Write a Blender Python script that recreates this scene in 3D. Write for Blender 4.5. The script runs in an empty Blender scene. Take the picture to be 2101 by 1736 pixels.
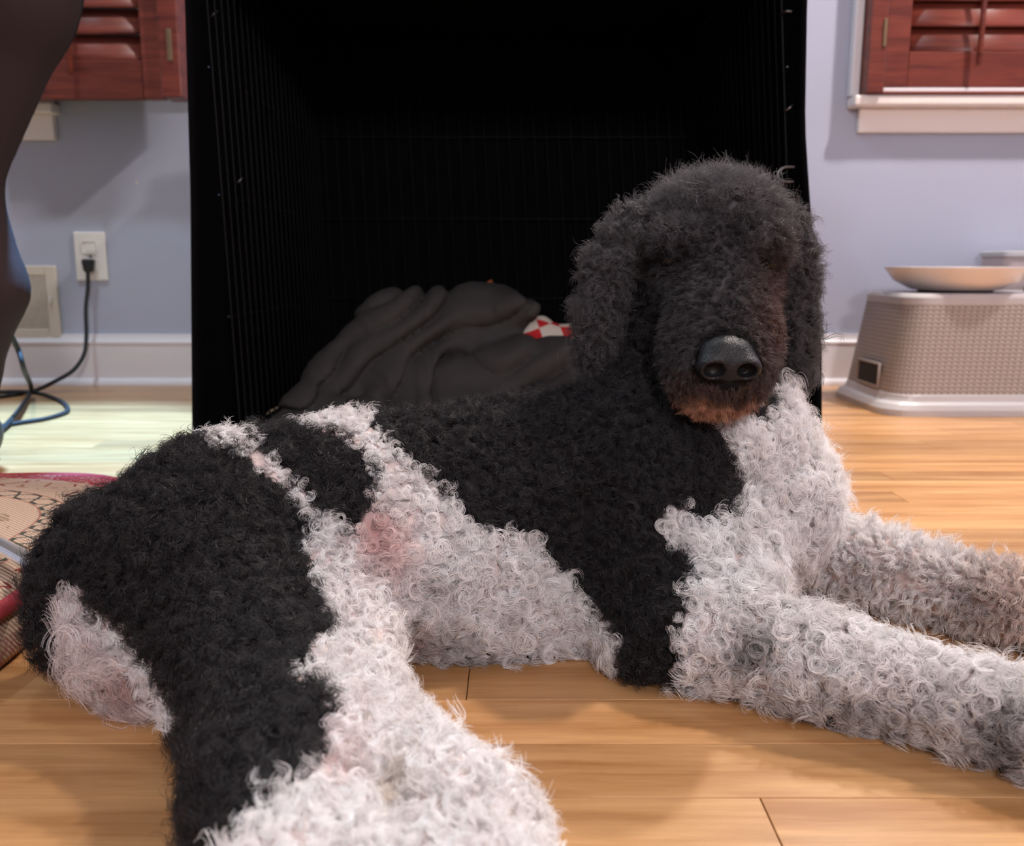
import bpy, bmesh, math, random
import numpy as np
from mathutils import Vector, Matrix

random.seed(7)
RNG = np.random.default_rng(11)
SC = bpy.context.scene
COL = SC.collection

# ------------------------------------------------------------------ camera
CAM_H = 0.30
CEIL_Z = 2.45
PITCH = math.radians(10.3)
FPX = 1800.0
IW, IH = 2101.0, 1736.0
WALL_Y = 2.20
cam_d = bpy.data.cameras.new('camera')
cam_d.sensor_width = 36.0
cam_d.lens = FPX / IW * 36.0
cam_d.clip_start = 0.02
cam_d.dof.use_dof = True
cam_d.dof.focus_distance = 0.67
cam_d.dof.aperture_fstop = 8.5
cam = bpy.data.objects.new('camera', cam_d)
COL.objects.link(cam)
cam.location = (0, 0, CAM_H)
cam.rotation_euler = (math.pi / 2 - PITCH, 0, 0)
SC.camera = cam

# ------------------------------------------------------------------ world, exposure
SC.view_settings.view_transform = 'Standard'
SC.view_settings.look = 'None'
SC.view_settings.gamma = 1.0
SC.view_settings.use_curve_mapping = False
SC.view_settings.exposure = 1.58
SC.cycles.max_bounces = 5
SC.cycles.diffuse_bounces = 4
SC.cycles.glossy_bounces = 2
SC.cycles.caustics_reflective = False
SC.cycles.caustics_refractive = False
world = bpy.data.worlds.new('world')
SC.world = world
world.use_nodes = True
world.node_tree.nodes['Background'].inputs[0].default_value = (0.9, 0.92, 1.0, 1)
world.node_tree.nodes['Background'].inputs[1].default_value = 0.05

def light(name, kind, loc, watt, col, size, target=None, cone=None, blend=0.5):
    d = bpy.data.lights.new(name, kind)
    d.energy = watt; d.color = col
    if kind == 'AREA':
        d.shape = 'DISK'; d.size = size
    else:
        d.shadow_soft_size = size
    if kind == 'SPOT':
        d.spot_size = math.radians(cone); d.spot_blend = blend
    o = bpy.data.objects.new(name, d)
    COL.objects.link(o)
    o.location = loc
    if target is not None:
        o.rotation_euler = (Vector(target) - Vector(loc)).to_track_quat('-Z', 'Y').to_euler()
    return o

# the lamps of the room, and an added fill
CAN0 = (1.50, 1.36)                       # warm ceiling lamp to the right
light('key_light', 'SPOT', (CAN0[0], CAN0[1], CEIL_Z - .03), 74.0, (1.0, .92, .88), .05, (CAN0[0] - .2, CAN0[1] - .1, 0), 160, .3)
SPOT = (0.86, 2.00, 1.90)                 # wall spotlight above the crate, turned to the floor in front
SPOT_AIM = (0.05, 0.45, 0.0)
light('spot_light', 'SPOT', SPOT, 46.0, (1.0, .90, .80), .035, SPOT_AIM, 85, .5)
FILL_GLOBE = (0.35, -1.25, 1.20)              # added fill lamp behind the camera, an unseen source of frontal light
FILL_STRENGTH = 56.0
CAN2 = (-0.52, 1.92)                      # narrow cool ceiling spot
light('cool_light', 'SPOT', (CAN2[0], CAN2[1], CEIL_Z - .03), 590.0, (.22, .52, 1.0), .05, (-.90, 1.34, 0), 28, .5)
CAN3 = (-0.98, 1.48)                      # cool white ceiling lamp over the left wall
light('cool_wash', 'AREA', (CAN3[0], CAN3[1], CEIL_Z - .04), 7.5, (.70, .90, 1.0), .12, (CAN3[0], CAN3[1], 0))

# ------------------------------------------------------------------ helpers
CT, ST = math.cos(PITCH), math.sin(PITCH)

def ray(px, py):
    u = (px - IW / 2) / FPX
    v = (IH / 2 - py) / FPX
    return Vector((u, CT + v * ST, -ST + v * CT))

def P(px, py, Y):
    """world point seen at a photo position, at distance Y into the room"""
    d = ray(px, py)
    t = Y / d.y
    return Vector((d.x * t, Y, CAM_H + d.z * t))

def F(px, py, z=0.0):
    d = ray(px, py)
    t = (z - CAM_H) / d.z
    return Vector((d.x * t, d.y * t, z))

def PZ(px, Y, z):
    dep = Y * CT + (CAM_H - z) * ST
    return Vector(((px - IW / 2) / FPX * dep, Y, z))

def tag(o, label=None, cat=None, group=None, kind=None):
    if label: o['label'] = label
    if cat: o['category'] = cat
    if group: o['group'] = group
    if kind: o['kind'] = kind
    return o

def empty(name, loc):
    o = bpy.data.objects.new(name, None)
    o.empty_display_size = 0.05
    COL.objects.link(o)
    o.location = loc
    return o

def world_loc(o):
    v = Vector(o.location)
    p = o.parent
    while p:
        v += Vector(p.location)
        p = p.parent
    return v

def link_mesh(name, me, mat, parent=None, origin=(0, 0, 0)):
    """mesh vertices are relative to origin (world); parents are never rotated"""
    o = bpy.data.objects.new(name, me)
    COL.objects.link(o)
    if mat and len(me.materials) == 0:
        me.materials.append(mat)
    if parent:
        o.parent = parent
        o.location = Vector(origin) - world_loc(parent)
    else:
        o.location = origin
    return o

def from_bm(name, bm, mat, parent=None, origin=None, smooth=False):
    if origin is None:
        origin = world_loc(parent) if parent else Vector((0, 0, 0))
    origin = Vector(origin)
    for v in bm.verts:
        v.co -= origin
    me = bpy.data.meshes.new(name)
    bm.normal_update()
    bm.to_mesh(me)
    bm.free()
    if smooth:
        for p in me.polygons: p.use_smooth = True
    return link_mesh(name, me, mat, parent, origin)

def from_np(name, V, faces, mat, parent=None, origin=None, smooth=True):
    if origin is None:
        origin = world_loc(parent) if parent else Vector((0, 0, 0))
    V = np.asarray(V, dtype=np.float64) - np.array(origin)
    me = bpy.data.meshes.new(name)
    me.from_pydata(V.tolist(), [], [list(map(int, f)) for f in faces])
    me.update()
    if smooth:
        me.polygons.foreach_set('use_smooth', [True] * len(me.polygons))
    return link_mesh(name, me, mat, parent, origin)

def add_box(bm, lo, hi, bev=0.0, seg=1, mtx=None):
    lo, hi = Vector(lo), Vector(hi)
    r = bmesh.ops.create_cube(bm, size=1.0)
    vs = r['verts']
    c, s = (lo + hi) / 2, hi - lo
    for v in vs:
        v.co = Vector((v.co.x * s.x + c.x, v.co.y * s.y + c.y, v.co.z * s.z + c.z))
    if bev > 0:
        es = list({e for v in vs for e in v.link_edges})
        r2 = bmesh.ops.bevel(bm, geom=es, offset=bev, segments=seg, affect='EDGES', profile=0.5)
        vs = list({v for f in r2['faces'] for v in f.verts} | {v for v in vs if v.is_valid})
    if mtx is not None:
        for v in vs:
            v.co = mtx @ v.co
    return vs

def box(name, lo, hi, mat, parent=None, bev=0.0, seg=1, origin=None, mtx=None, smooth=False):
    bm = bmesh.new()
    add_box(bm, lo, hi, bev, seg, mtx)
    return from_bm(name, bm, mat, parent, origin, smooth)

def spline(pts, n=8):
    """Catmull-Rom through points"""
    P_ = [np.array(p, float) for p in pts]
    P_ = [2 * P_[0] - P_[1]] + P_ + [2 * P_[-1] - P_[-2]]
    out = []
    for i in range(1, len(P_) - 2):
        a, b, c, d = P_[i - 1], P_[i], P_[i + 1], P_[i + 2]
        for k in range(n):
            t = k / n
            out.append(0.5 * ((2 * b) + (-a + c) * t + (2 * a - 5 * b + 4 * c - d) * t * t + (-a + 3 * b - 3 * c + d) * t ** 3))
    out.append(P_[-2])
    return np.array(out)

def tube_np(path, rad, sides=8, closed=False):
    path = np.asarray(path, float)
    n = len(path)
    rad = np.full(n, rad) if np.isscalar(rad) else np.asarray(rad, float)
    V, Fc = [], []
    tprev = None
    up = np.array([0.0, 0.0, 1.0])
    for i in range(n):
        if closed:
            t = path[(i + 1) % n] - path[(i - 1) % n]
        else:
            t = path[min(i + 1, n - 1)] - path[max(i - 1, 0)]
        t = t / (np.linalg.norm(t) + 1e-12)
        if tprev is None:
            a = np.array([0, 0, 1.0]) if abs(t[2]) < 0.9 else np.array([1.0, 0, 0])
            u = np.cross(t, a)
        else:
            u = u - t * np.dot(u, t)
        u /= np.linalg.norm(u) + 1e-12
        w = np.cross(t, u)
        tprev = t
        for k in range(sides):
            a = 2 * math.pi * k / sides
            V.append(path[i] + rad[i] * (math.cos(a) * u + math.sin(a) * w))
    m = n if closed else n - 1
    for i in range(m):
        for k in range(sides):
            a, b = i * sides + k, i * sides + (k + 1) % sides
            j = (i + 1) % n
            Fc.append((a, b, j * sides + (k + 1) % sides, j * sides + k))
    if not closed:
        Fc.append(tuple(range(sides))[::-1])
        Fc.append(tuple((n - 1) * sides + k for k in range(sides)))
    return np.array(V), Fc

def lathe_np(prof, c, sides=48, sx=1.0, sy=1.0):
    V, Fc = [], []
    n = len(prof)
    for k in range(sides):
        a = 2 * math.pi * k / sides
        for r, z in prof:
            V.append((c[0] + r * sx * math.cos(a), c[1] + r * sy * math.sin(a), c[2] + z))
    for k in range(sides):
        for i in range(n - 1):
            a, b = k * n + i, ((k + 1) % sides) * n + i
            Fc.append((a, b, b + 1, a + 1))
    return np.array(V), Fc

# ------------------------------------------------------------------ materials
def new_mat(name):
    m = bpy.data.materials.new(name)
    m.use_nodes = True
    return m, m.node_tree, m.node_tree.nodes['Principled BSDF']

def plain(name, col, rough=0.5, metal=0.0, spec=0.5, noise=0.0, nscale=40.0, bump=0.0, bscale=200.0, sheen=0.0):
    m, nt, b = new_mat(name)
    b.inputs['Base Color'].default_value = (*col, 1)
    b.inputs['Roughness'].default_value = rough
    b.inputs['Metallic'].default_value = metal
    b.inputs['Specular IOR Level'].default_value = spec
    if sheen: b.inputs['Sheen Weight'].default_value = sheen
    if noise or bump:
        tc = nt.nodes.new('ShaderNodeTexCoord')
    if noise:
        n = nt.nodes.new('ShaderNodeTexNoise'); n.inputs['Scale'].default_value = nscale
        nt.links.new(tc.outputs['Object'], n.inputs['Vector'])
        r = nt.nodes.new('ShaderNodeMapRange')
        r.inputs['To Min'].default_value = 1 - noise; r.inputs['To Max'].default_value = 1 + noise
        nt.links.new(n.outputs['Fac'], r.inputs['Value'])
        mx = nt.nodes.new('ShaderNodeVectorMath'); mx.operation = 'SCALE'
        mx.inputs[0].default_value = col
        nt.links.new(r.outputs[0], mx.inputs['Scale'])
        nt.links.new(mx.outputs[0], b.inputs['Base Color'])
    if bump:
        n2 = nt.nodes.new('ShaderNodeTexNoise'); n2.inputs['Scale'].default_value = bscale
        nt.links.new(tc.outputs['Object'], n2.inputs['Vector'])
        bp = nt.nodes.new('ShaderNodeBump'); bp.inputs['Strength'].default_value = bump; bp.inputs['Distance'].default_value = 0.002
        nt.links.new(n2.outputs['Fac'], bp.inputs['Height'])
        nt.links.new(bp.outputs[0], b.inputs['Normal'])
    return m

def wood(name, dark, light, rough=0.3, axis='X', scale=9.0, stretch=14.0, vary=0.25, random_off=True):
    m, nt, b = new_mat(name)
    N, L = nt.nodes.new, nt.links.new
    tc = N('ShaderNodeTexCoord'); oi = N('ShaderNodeObjectInfo')
    add = N('ShaderNodeVectorMath'); add.operation = 'ADD'
    sc = N('ShaderNodeVectorMath'); sc.operation = 'SCALE'; sc.inputs['Scale'].default_value = 37.0
    cmb = N('ShaderNodeCombineXYZ')
    for i in range(3): L(oi.outputs['Random'], cmb.inputs[i])
    L(cmb.outputs[0], sc.inputs[0])
    L(tc.outputs['Object'], add.inputs[0]); L(sc.outputs[0], add.inputs[1])
    mp = N('ShaderNodeMapping')
    s = [stretch, stretch, stretch]; s['XYZ'.index(axis)] = 1.0
    mp.inputs['Scale'].default_value = s
    L(add.outputs[0], mp.inputs['Vector'])
    n1 = N('ShaderNodeTexNoise'); n1.inputs['Scale'].default_value = scale * 0.35; n1.inputs['Detail'].default_value = 3; n1.inputs['Distortion'].default_value = 0.6
    n2 = N('ShaderNodeTexNoise'); n2.inputs['Scale'].default_value = scale * 1.2; n2.inputs['Detail'].default_value = 6; n2.inputs['Roughness'].default_value = 0.7
    L(mp.outputs[0], n1.inputs['Vector']); L(mp.outputs[0], n2.inputs['Vector'])
    mix = N('ShaderNodeMath'); mix.operation = 'MULTIPLY_ADD'; mix.inputs[1].default_value = 0.6
    half = N('ShaderNodeMath'); half.operation = 'MULTIPLY'; half.inputs[1].default_value = 0.4
    L(n2.outputs['Fac'], half.inputs[0]); L(n1.outputs['Fac'], mix.inputs[0]); L(half.outputs[0], mix.inputs[2])
    cr = N('ShaderNodeValToRGB')
    cr.color_ramp.elements[0].position = 0.36; cr.color_ramp.elements[0].color = (*dark, 1)
    cr.color_ramp.elements[1].position = 0.62; cr.color_ramp.elements[1].color = (*light, 1)
    L(mix.outputs[0], cr.inputs[0])
    hsv = N('ShaderNodeHueSaturation')
    mr = N('ShaderNodeMapRange'); mr.inputs['To Min'].default_value = 1 - vary; mr.inputs['To Max'].default_value = 1 + vary
    L(oi.outputs['Random'], mr.inputs['Value']); L(mr.outputs[0], hsv.inputs['Value'])
    L(cr.outputs[0], hsv.inputs['Color']); L(hsv.outputs[0], b.inputs['Base Color'])
    b.inputs['Roughness'].default_value = rough
    b.inputs['Specular IOR Level'].default_value = 0.4
    bp = N('ShaderNodeBump'); bp.inputs['Strength'].default_value = 0.08; bp.inputs['Distance'].default_value = 0.001
    L(n2.outputs['Fac'], bp.inputs['Height']); L(bp.outputs[0], b.inputs['Normal'])
    return m

M = {}
M['oak'] = wood('oak_floor', (0.34, 0.150, 0.050), (0.56, 0.305, 0.130), rough=0.30, vary=0.20)
M['subfloor'] = plain('subfloor', (0.10, 0.05, 0.02), 0.8)
M['wall'] = plain('wall_paint', (0.41, 0.425, 0.53), 0.75, noise=0.03, nscale=6, bump=0.05, bscale=300)
M['ceiling'] = plain('ceiling_paint', (0.75, 0.74, 0.72), 0.9)
M['trim'] = plain('trim_paint', (0.76, 0.72, 0.74), 0.35, noise=0.02)
M['sill'] = plain('sill_paint', (0.84, 0.75, 0.70), 0.35)
M['mahogany'] = wood('mahogany', (0.095, 0.017, 0.011), (0.215, 0.044, 0.026), rough=0.36, axis='X', vary=0.10)
M['brass'] = plain('brass', (0.20, 0.13, 0.07), 0.5, 0.6)
M['plate'] = plain('cover_plate', (0.80, 0.74, 0.70), 0.3)
M['vent'] = plain('vent_paint', (0.66, 0.58, 0.50), 0.45)
M['vent_dark'] = plain('vent_inside', (0.16, 0.13, 0.11), 0.9)
M['black_plastic'] = plain('black_plastic', (0.012, 0.012, 0.013), 0.4)
M['cable'] = plain('cable', (0.022, 0.022, 0.024), 0.6, spec=.3)
M['black_cloth'] = plain('black_cloth', (0.0035, 0.0035, 0.0045), 0.95, spec=0.06, bump=0.3, bscale=500)
M['wire'] = plain('crate_wire', (0.003, 0.003, 0.0034), 0.5, 0.0, spec=.15)
M['clip'] = plain('crate_clip', (0.16, 0.16, 0.17), 0.3, 0.9)
M['pan'] = plain('crate_pan', (0.006, 0.006, 0.007), 0.6)
M['charcoal'] = plain('charcoal_cloth', (0.052, 0.048, 0.046), 0.9, spec=0.15, noise=0.12, nscale=14, bump=0.4, bscale=700)
M['trouser'] = plain('trouser_cloth', (0.030, 0.017, 0.017), 0.85, spec=0.25, bump=0.2, bscale=500)
M['top_cloth'] = plain('jersey_cloth', (0.03, 0.03, 0.04), 0.9)
M['skin'] = plain('skin', (0.55, 0.36, 0.27), 0.5)
M['hair'] = plain('hair', (0.03, 0.02, 0.015), 0.5)
M['shoe'] = plain('shoe', (0.03, 0.03, 0.03), 0.5)
M['taupe'] = plain('taupe_plastic', (0.40, 0.34, 0.31), 0.45)
M['grey_rim'] = plain('pale_grey_plastic', (0.52, 0.50, 0.51), 0.35)
M['hole'] = plain('hole_shade', (0.02, 0.018, 0.016), 0.8)
M['ceramic'] = plain('ceramic', (0.90, 0.82, 0.77), 0.18)
M['pink_plastic'] = plain('pink_grey_plastic', (0.52, 0.42, 0.42), 0.4)
M['dark_bowl'] = plain('dark_grey_plastic', (0.10, 0.09, 0.10), 0.4)
M['piping'] = plain('red_piping', (0.36, 0.035, 0.045), 0.75, noise=0.15, nscale=300, bump=0.5, bscale=900)
M['orange'] = plain('orange_brown', (0.30, 0.07, 0.02), 0.6)
M['nose'] = plain('nose_skin', (0.007, 0.006, 0.0065), 0.42, spec=0.3, bump=0.35, bscale=900)
M['eye'] = plain('eye', (0.006, 0.004, 0.003), 0.25, spec=0.4)
M['chip'] = plain('bare_plaster', (0.62, 0.58, 0.52), 0.8)

# ------------------------------------------------------------------ ceiling lamps
def lens_mat(name, col, st):
    m, nt, b = new_mat(name)
    b.inputs['Base Color'].default_value = (0.9, 0.9, 0.9, 1)
    b.inputs['Emission Color'].default_value = (*col, 1)
    b.inputs['Emission Strength'].default_value = st
    return m
def can(x, y, rad, col, label):
    t = tag(empty('ceiling_light', (x, y, CEIL_Z)), label, 'ceiling lamp')
    V, Fc = lathe_np([(rad + 0.03, 0.0), (rad + 0.028, -0.006), (rad + 0.006, -0.010), (rad, -0.004)], (x, y, CEIL_Z))
    from_np('trim_ring', V, Fc, M['trim'], t)
    V, Fc = lathe_np([(rad, -0.004), (rad * 0.6, -0.006), (0.001, -0.0065)], (x, y, CEIL_Z))
    from_np('lens', V, Fc, lens_mat('lens_glow', col, 5.0), t)
t = tag(empty('fill_lamp', (FILL_GLOBE[0], FILL_GLOBE[1], 0)), 'added fill lamp, a glowing globe on a pole, unseen behind the camera', 'fill lamp')
from_np('globe', *lathe_np([(.0005 + .12 * math.sin(a), -.12 * math.cos(a)) for a in [math.pi * i / 16 for i in range(17)]], FILL_GLOBE, 32), lens_mat('fill_glow', (1.0, .94, .97), FILL_STRENGTH), t)
from_np('pole', *tube_np([(FILL_GLOBE[0], FILL_GLOBE[1], .02), (FILL_GLOBE[0], FILL_GLOBE[1], FILL_GLOBE[2] - .12)], .011, 12), M['black_plastic'], t)
from_np('base', *lathe_np([(.001, .0), (.14, .0), (.14, .012), (.02, .022), (.001, .022)], (FILL_GLOBE[0], FILL_GLOBE[1], 0), 32), M['black_plastic'], t)
can(CAN2[0], CAN2[1], .05, (.6, .85, 1), 'small bluish ceiling spot beside the wall above the crate')
can(CAN3[0], CAN3[1], .06, (.75, .9, 1), 'cool white ceiling lamp above the person')
can(CAN0[0], CAN0[1], .06, (1, .9, .8), 'warm round ceiling lamp right of the crate')
t = tag(empty('wall_spotlight', (SPOT[0], WALL_Y, SPOT[2])), 'small wall spotlight above the crate aimed at the floor', 'spotlight')
sd_ = (Vector(SPOT_AIM) - Vector(SPOT)).normalized()
box('bracket', (SPOT[0] - .03, WALL_Y - .015, SPOT[2] - .02), (SPOT[0] + .03, WALL_Y, SPOT[2] + .08), M['trim'], t, .003)
hb = Vector(SPOT) - sd_ * .13
V, Fc = tube_np([(SPOT[0], WALL_Y - .01, SPOT[2] + .05), hb - sd_ * .005], .007, 8)
from_np('arm', V, Fc, M['trim'], t)
V, Fc = tube_np([hb, hb + sd_ * .02, hb + sd_ * .04, hb + sd_ * .11], [.02, .034, .040, .044], 20)
from_np('lamp_head', V, Fc, M['trim'], t)
V, Fc = tube_np([hb + sd_ * .109, hb + sd_ * .113], [.040, .040], 20)
from_np('lens', V, Fc, lens_mat('spot_glow', (1, .9, .8), 8.0), t)

# ------------------------------------------------------------------ room shell
X0, X1, Y0 = -2.6, 2.6, -2.6
tag(box('floor', (X0, Y0, -0.06), (X1, WALL_Y, -0.0035), M['subfloor']), kind='structure')
floor_o = bpy.data.objects['floor']
# planks, each one its own board
PW = 0.0572
row = 0
y = WALL_Y
plank_cache = {}
def plank_mesh(L):
    L = round(L * 10) / 10
    if L not in plank_cache:
        bm = bmesh.new()
        add_box(bm, (-L / 2 + 0.0003, -PW / 2 + 0.0003, -0.0034), (L / 2 - 0.0003, PW / 2 - 0.0003, 0.0))
        es = [e for e in bm.edges if all(v.co.z > -0.001 for v in e.verts)]
        bmesh.ops.bevel(bm, geom=es, offset=0.0004, segments=1, affect='EDGES')
        me = bpy.data.meshes.new('floor_plank'); bm.to_mesh(me); bm.free()
        me.materials.append(M['oak'])
        plank_cache[L] = me
    return plank_cache[L], L
rr = random.Random(5)
y_ref = 0.4545   # a seam seen at the front of the photograph
k0 = math.ceil((WALL_Y - y_ref) / PW)
PLX = 1.9
k = k0
rows = []
yy = y_ref + k0 * PW
while yy > -0.30:
    rows.append(yy - PW / 2); yy -= PW
for r_, yc in enumerate(rows):
    x = -PLX - rr.uniform(0, 0.5)
    # butt joints that the photograph shows
    if abs(yc - (y_ref - PW / 2)) < 0.01:
        x = P(1590, 1690, yc).x - 2.2
        Ls = [0.9, 1.3, 1.2]
    else:
        Ls = None
    while x < PLX:
        L = Ls.pop(0) if Ls else round(rr.uniform(0.6, 1.5), 1)
        me, L = plank_mesh(L)
        if x + L > -PLX - 0.2:
            o = bpy.data.objects.new('floor_plank', me)
            COL.objects.link(o); o.parent = floor_o
            o.location = (x + L / 2, yc, 0)
        x += L

tag(box('wall_back', (X0, WALL_Y, 0), (X1, WALL_Y + 0.12, CEIL_Z), M['wall']), kind='structure')
tag(box('wall_left', (X0 - 0.12, Y0, 0), (X0, WALL_Y + 0.12, CEIL_Z), M['wall']), kind='structure')
tag(box('wall_right', (X1, Y0, 0), (X1 + 0.12, WALL_Y + 0.12, CEIL_Z), M['wall']), kind='structure')
tag(box('wall_front', (X0 - 0.12, Y0 - 0.12, 0), (X1 + 0.12, Y0, CEIL_Z), M['wall']), kind='structure')
tag(box('ceiling', (X0 - 0.12, Y0 - 0.12, CEIL_Z), (X1 + 0.12, WALL_Y + 0.12, CEIL_Z + 0.1), M['ceiling']), kind='structure')
wall_o = bpy.data.objects['wall_back']
# nicks along an old shelf line on the paint
for (px, py, w, h) in [(281, 375, .009, .012), (312, 377, .005, .006), (232, 376, .004, .003), (345, 378, .004, .003)]:
    c = P(px, py, WALL_Y)
    V, Fc = [], []
    n = 7
    for k in range(n):
        a = 2 * math.pi * k / n
        q = random.uniform(0.6, 1.1)
        V.append((c.x + w / 2 * q * math.cos(a), WALL_Y - 0.0012, c.z + h / 2 * q * math.sin(a)))
    V += [(v[0], WALL_Y + 0.001, v[2]) for v in V]
    Fc = [tuple(range(n))[::-1]] + [(k, (k + 1) % n, n + (k + 1) % n, n + k) for k in range(n)]
    from_np('paint_chip', V, Fc, M['chip'], wall_o, smooth=False)

def extrude_profile(name, prof, x0, x1, mat, parent=None):
    V = [(x0, p[0], p[1]) for p in prof] + [(x1, p[0], p[1]) for p in prof]
    n = len(prof)
    Fc = [(k, k + 1, n + k + 1, n + k) for k in range(n - 1)] + [(n - 1, 0, n, 2 * n - 1)]
    Fc += [tuple(range(n))[::-1], tuple(range(n, 2 * n))]
    return from_np(name, V, Fc, mat, parent, smooth=False)

W = WALL_Y
bb = extrude_profile('baseboard_back', [(W, 0), (W - .014, 0), (W - .014, .098), (W - .013, .100), (W, .100)], X0, X1, M['trim'])
tag(bb, kind='structure')
extrude_profile('cap_molding', [(W, .100), (W - .013, .100), (W - .0165, .104), (W - .0165, .108), (W - .012, .113), (W - .009, .120), (W - .008, .127), (W, .127)], X0, X1, M['trim'], bb)
sh = [(W - .014, 0)] + [(W - .014 - .013 * math.cos(a), .017 * math.sin(a)) for a in [i * math.pi / 2 / 6 for i in range(7)]]
extrude_profile('shoe_molding', sh, X0, X1, M['trim'], bb)

# ------------------------------------------------------------------ windows and shutters
def louver_mesh(w, chord=0.062, thick=0.009):
    n = 12
    pr = []
    for k in range(n):
        a = 2 * math.pi * k / n
        pr.append((chord / 2 * math.cos(a), thick / 2 * math.sin(a)))
    V = [(-w / 2, p[0], p[1]) for p in pr] + [(w / 2, p[0], p[1]) for p in pr]
    Fc = [(k, (k + 1) % n, n + (k + 1) % n, n + k) for k in range(n)] + [tuple(range(n))[::-1], tuple(range(n, 2 * n))]
    me = bpy.data.meshes.new('louver')
    me.from_pydata(V, [], Fc); me.update()
    me.polygons.foreach_set('use_smooth', [True] * len(me.polygons))
    me.materials.append(M['mahogany'])
    return me

def shutter_panel(t, x0, x1, z0, z1, yf, stile, rail, rod_x, tilt, th=0.030, pitch=0.052):
    """front face at yf, leaf between x0 and x1; parts go under t"""
    box('stile', (x0, yf, z0), (x0 + stile, yf + th, z1), M['mahogany'], t, 0.003, 2)
    box('stile', (x1 - stile, yf, z0), (x1, yf + th, z1), M['mahogany'], t, 0.003, 2)
    box('bottom_rail', (x0 + stile, yf + .003, z0), (x1 - stile, yf + th - .003, z0 + rail), M['mahogany'], t, 0.002, 1)
    box('top_rail', (x0 + stile, yf + .003, z1 - rail), (x1 - stile, yf + th - .003, z1), M['mahogany'], t, 0.002, 1)
    w = x1 - x0 - 2 * stile - 0.003
    me = louver_mesh(w)
    z = z0 + rail + pitch * 0.5
    while z < z1 - rail - pitch * 0.3:
        o = bpy.data.objects.new('louver', me)
        COL.objects.link(o); o.parent = t
        o.location = Vector(((x0 + x1) / 2, yf + th / 2, z)) - world_loc(t)
        o.rotation_euler = (math.radians(tilt), 0, 0)
        z += pitch
    V, Fc = tube_np([(rod_x, yf - .022, z0 + rail * 0.55), (rod_x, yf - .022, z0 + rail * 0.62), (rod_x, yf - .022, z1 - rail)], [0.003, 0.0065, 0.0065], 8)
    from_np('tilt_rod', V, Fc, M['mahogany'], t)

# left: shutter leaf swung open in front of the wall, sill behind it
yl = WALL_Y - 0.10
zb = P(250, 203, yl).z
xr = P(332, 150, yl).x
xl = xr - 0.40
t = tag(empty('window_shutter', ((xl + xr) / 2, yl, zb)), 'dark reddish-brown louvered shutter swung open beside the person at left', 'shutter')
rodx = P(150, 100, yl).x
shutter_panel(t, xl, xr, zb, zb + 0.95, yl, P(332, 150, yl).x - P(292, 150, yl).x, 0.085, rodx, 72, pitch=0.056)
box('hinge_leaf', (xr + .001, yl - .012, zb + .002), (P(378, 203, yl).x, yl + .055, zb + 0.95), M['mahogany'], t, 0.003, 2)
hz = P(352, 95, yl).z
box('hinge', (P(347, 95, yl).x, yl - .016, hz - .034), (P(357, 95, yl).x, yl - .010, hz + .034), M['brass'], t, 0.001)

w1 = tag(empty('window_1', (P(60, 250, WALL_Y).x - .3, WALL_Y, P(60, 285, WALL_Y).z)), kind='structure')
sx = P(108, 250, WALL_Y - .02).x
sz0, sz1 = P(60, 287, WALL_Y - .015).z, P(60, 222, WALL_Y - .03).z
box('apron', (sx - 1.0, WALL_Y - .018, sz0), (sx, WALL_Y, sz1 - .012), M['sill'], w1, .002)
box('sill', (sx - 1.0, WALL_Y - .045, sz1 - .012), (sx + .012, WALL_Y, sz1 + .012), M['sill'], w1, .004, 2)
box('jamb', (sx - .03, WALL_Y - .03, sz1 + .012), (sx, WALL_Y, sz1 + .90), M['sill'], w1, .002)

# right: closed shutter in a frame on the sill
yr = WALL_Y - 0.055
fz = P(1900, 193, yr).z
fx0 = P(1776, 150, yr).x
fx1 = P(1812, 150, yr).x
leaf_w = 0.52
t = tag(empty('window_shutter', ((fx0 + fx1) / 2 + .3, yr, fz)), 'reddish-brown louvered shutter closed over the right window', 'shutter')
box('frame_side', (fx0, yr - .012, fz), (fx1, WALL_Y, fz + 1.0), M['mahogany'], t, .004, 2)
box('frame_bottom', (fx1, yr - .004, fz), (fx1 + leaf_w + .006, WALL_Y - .006, fz + .005), M['mahogany'], t, .001)
box('bottom_strip', (fx1 + .002, yr - .003, fz + .005), (fx1 + leaf_w + .004, yr + .02, fz + .0135), M['trim'], t, .001)
stile_w = P(1862, 150, yr).x - P(1814, 150, yr).x
shutter_panel(t, fx1 + .003, fx1 + .003 + leaf_w, fz + .015, fz + .98, yr, stile_w, P(1900, 112, yr).z - P(1900, 186, yr).z, P(2003, 80, yr).x, 74, pitch=0.0555)
box('frame_side', (fx1 + leaf_w + .006, yr - .012, fz), (fx1 + leaf_w + .05, WALL_Y, fz + 1.0), M['mahogany'], t, .004, 2)
hz = P(1812, 70, yr).z
box('hinge', (P(1811, 70, yr).x - .004, yr - .016, hz - .03), (P(1811, 70, yr).x + .004, yr - .011, hz + .03), M['brass'], t, .001)

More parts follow.
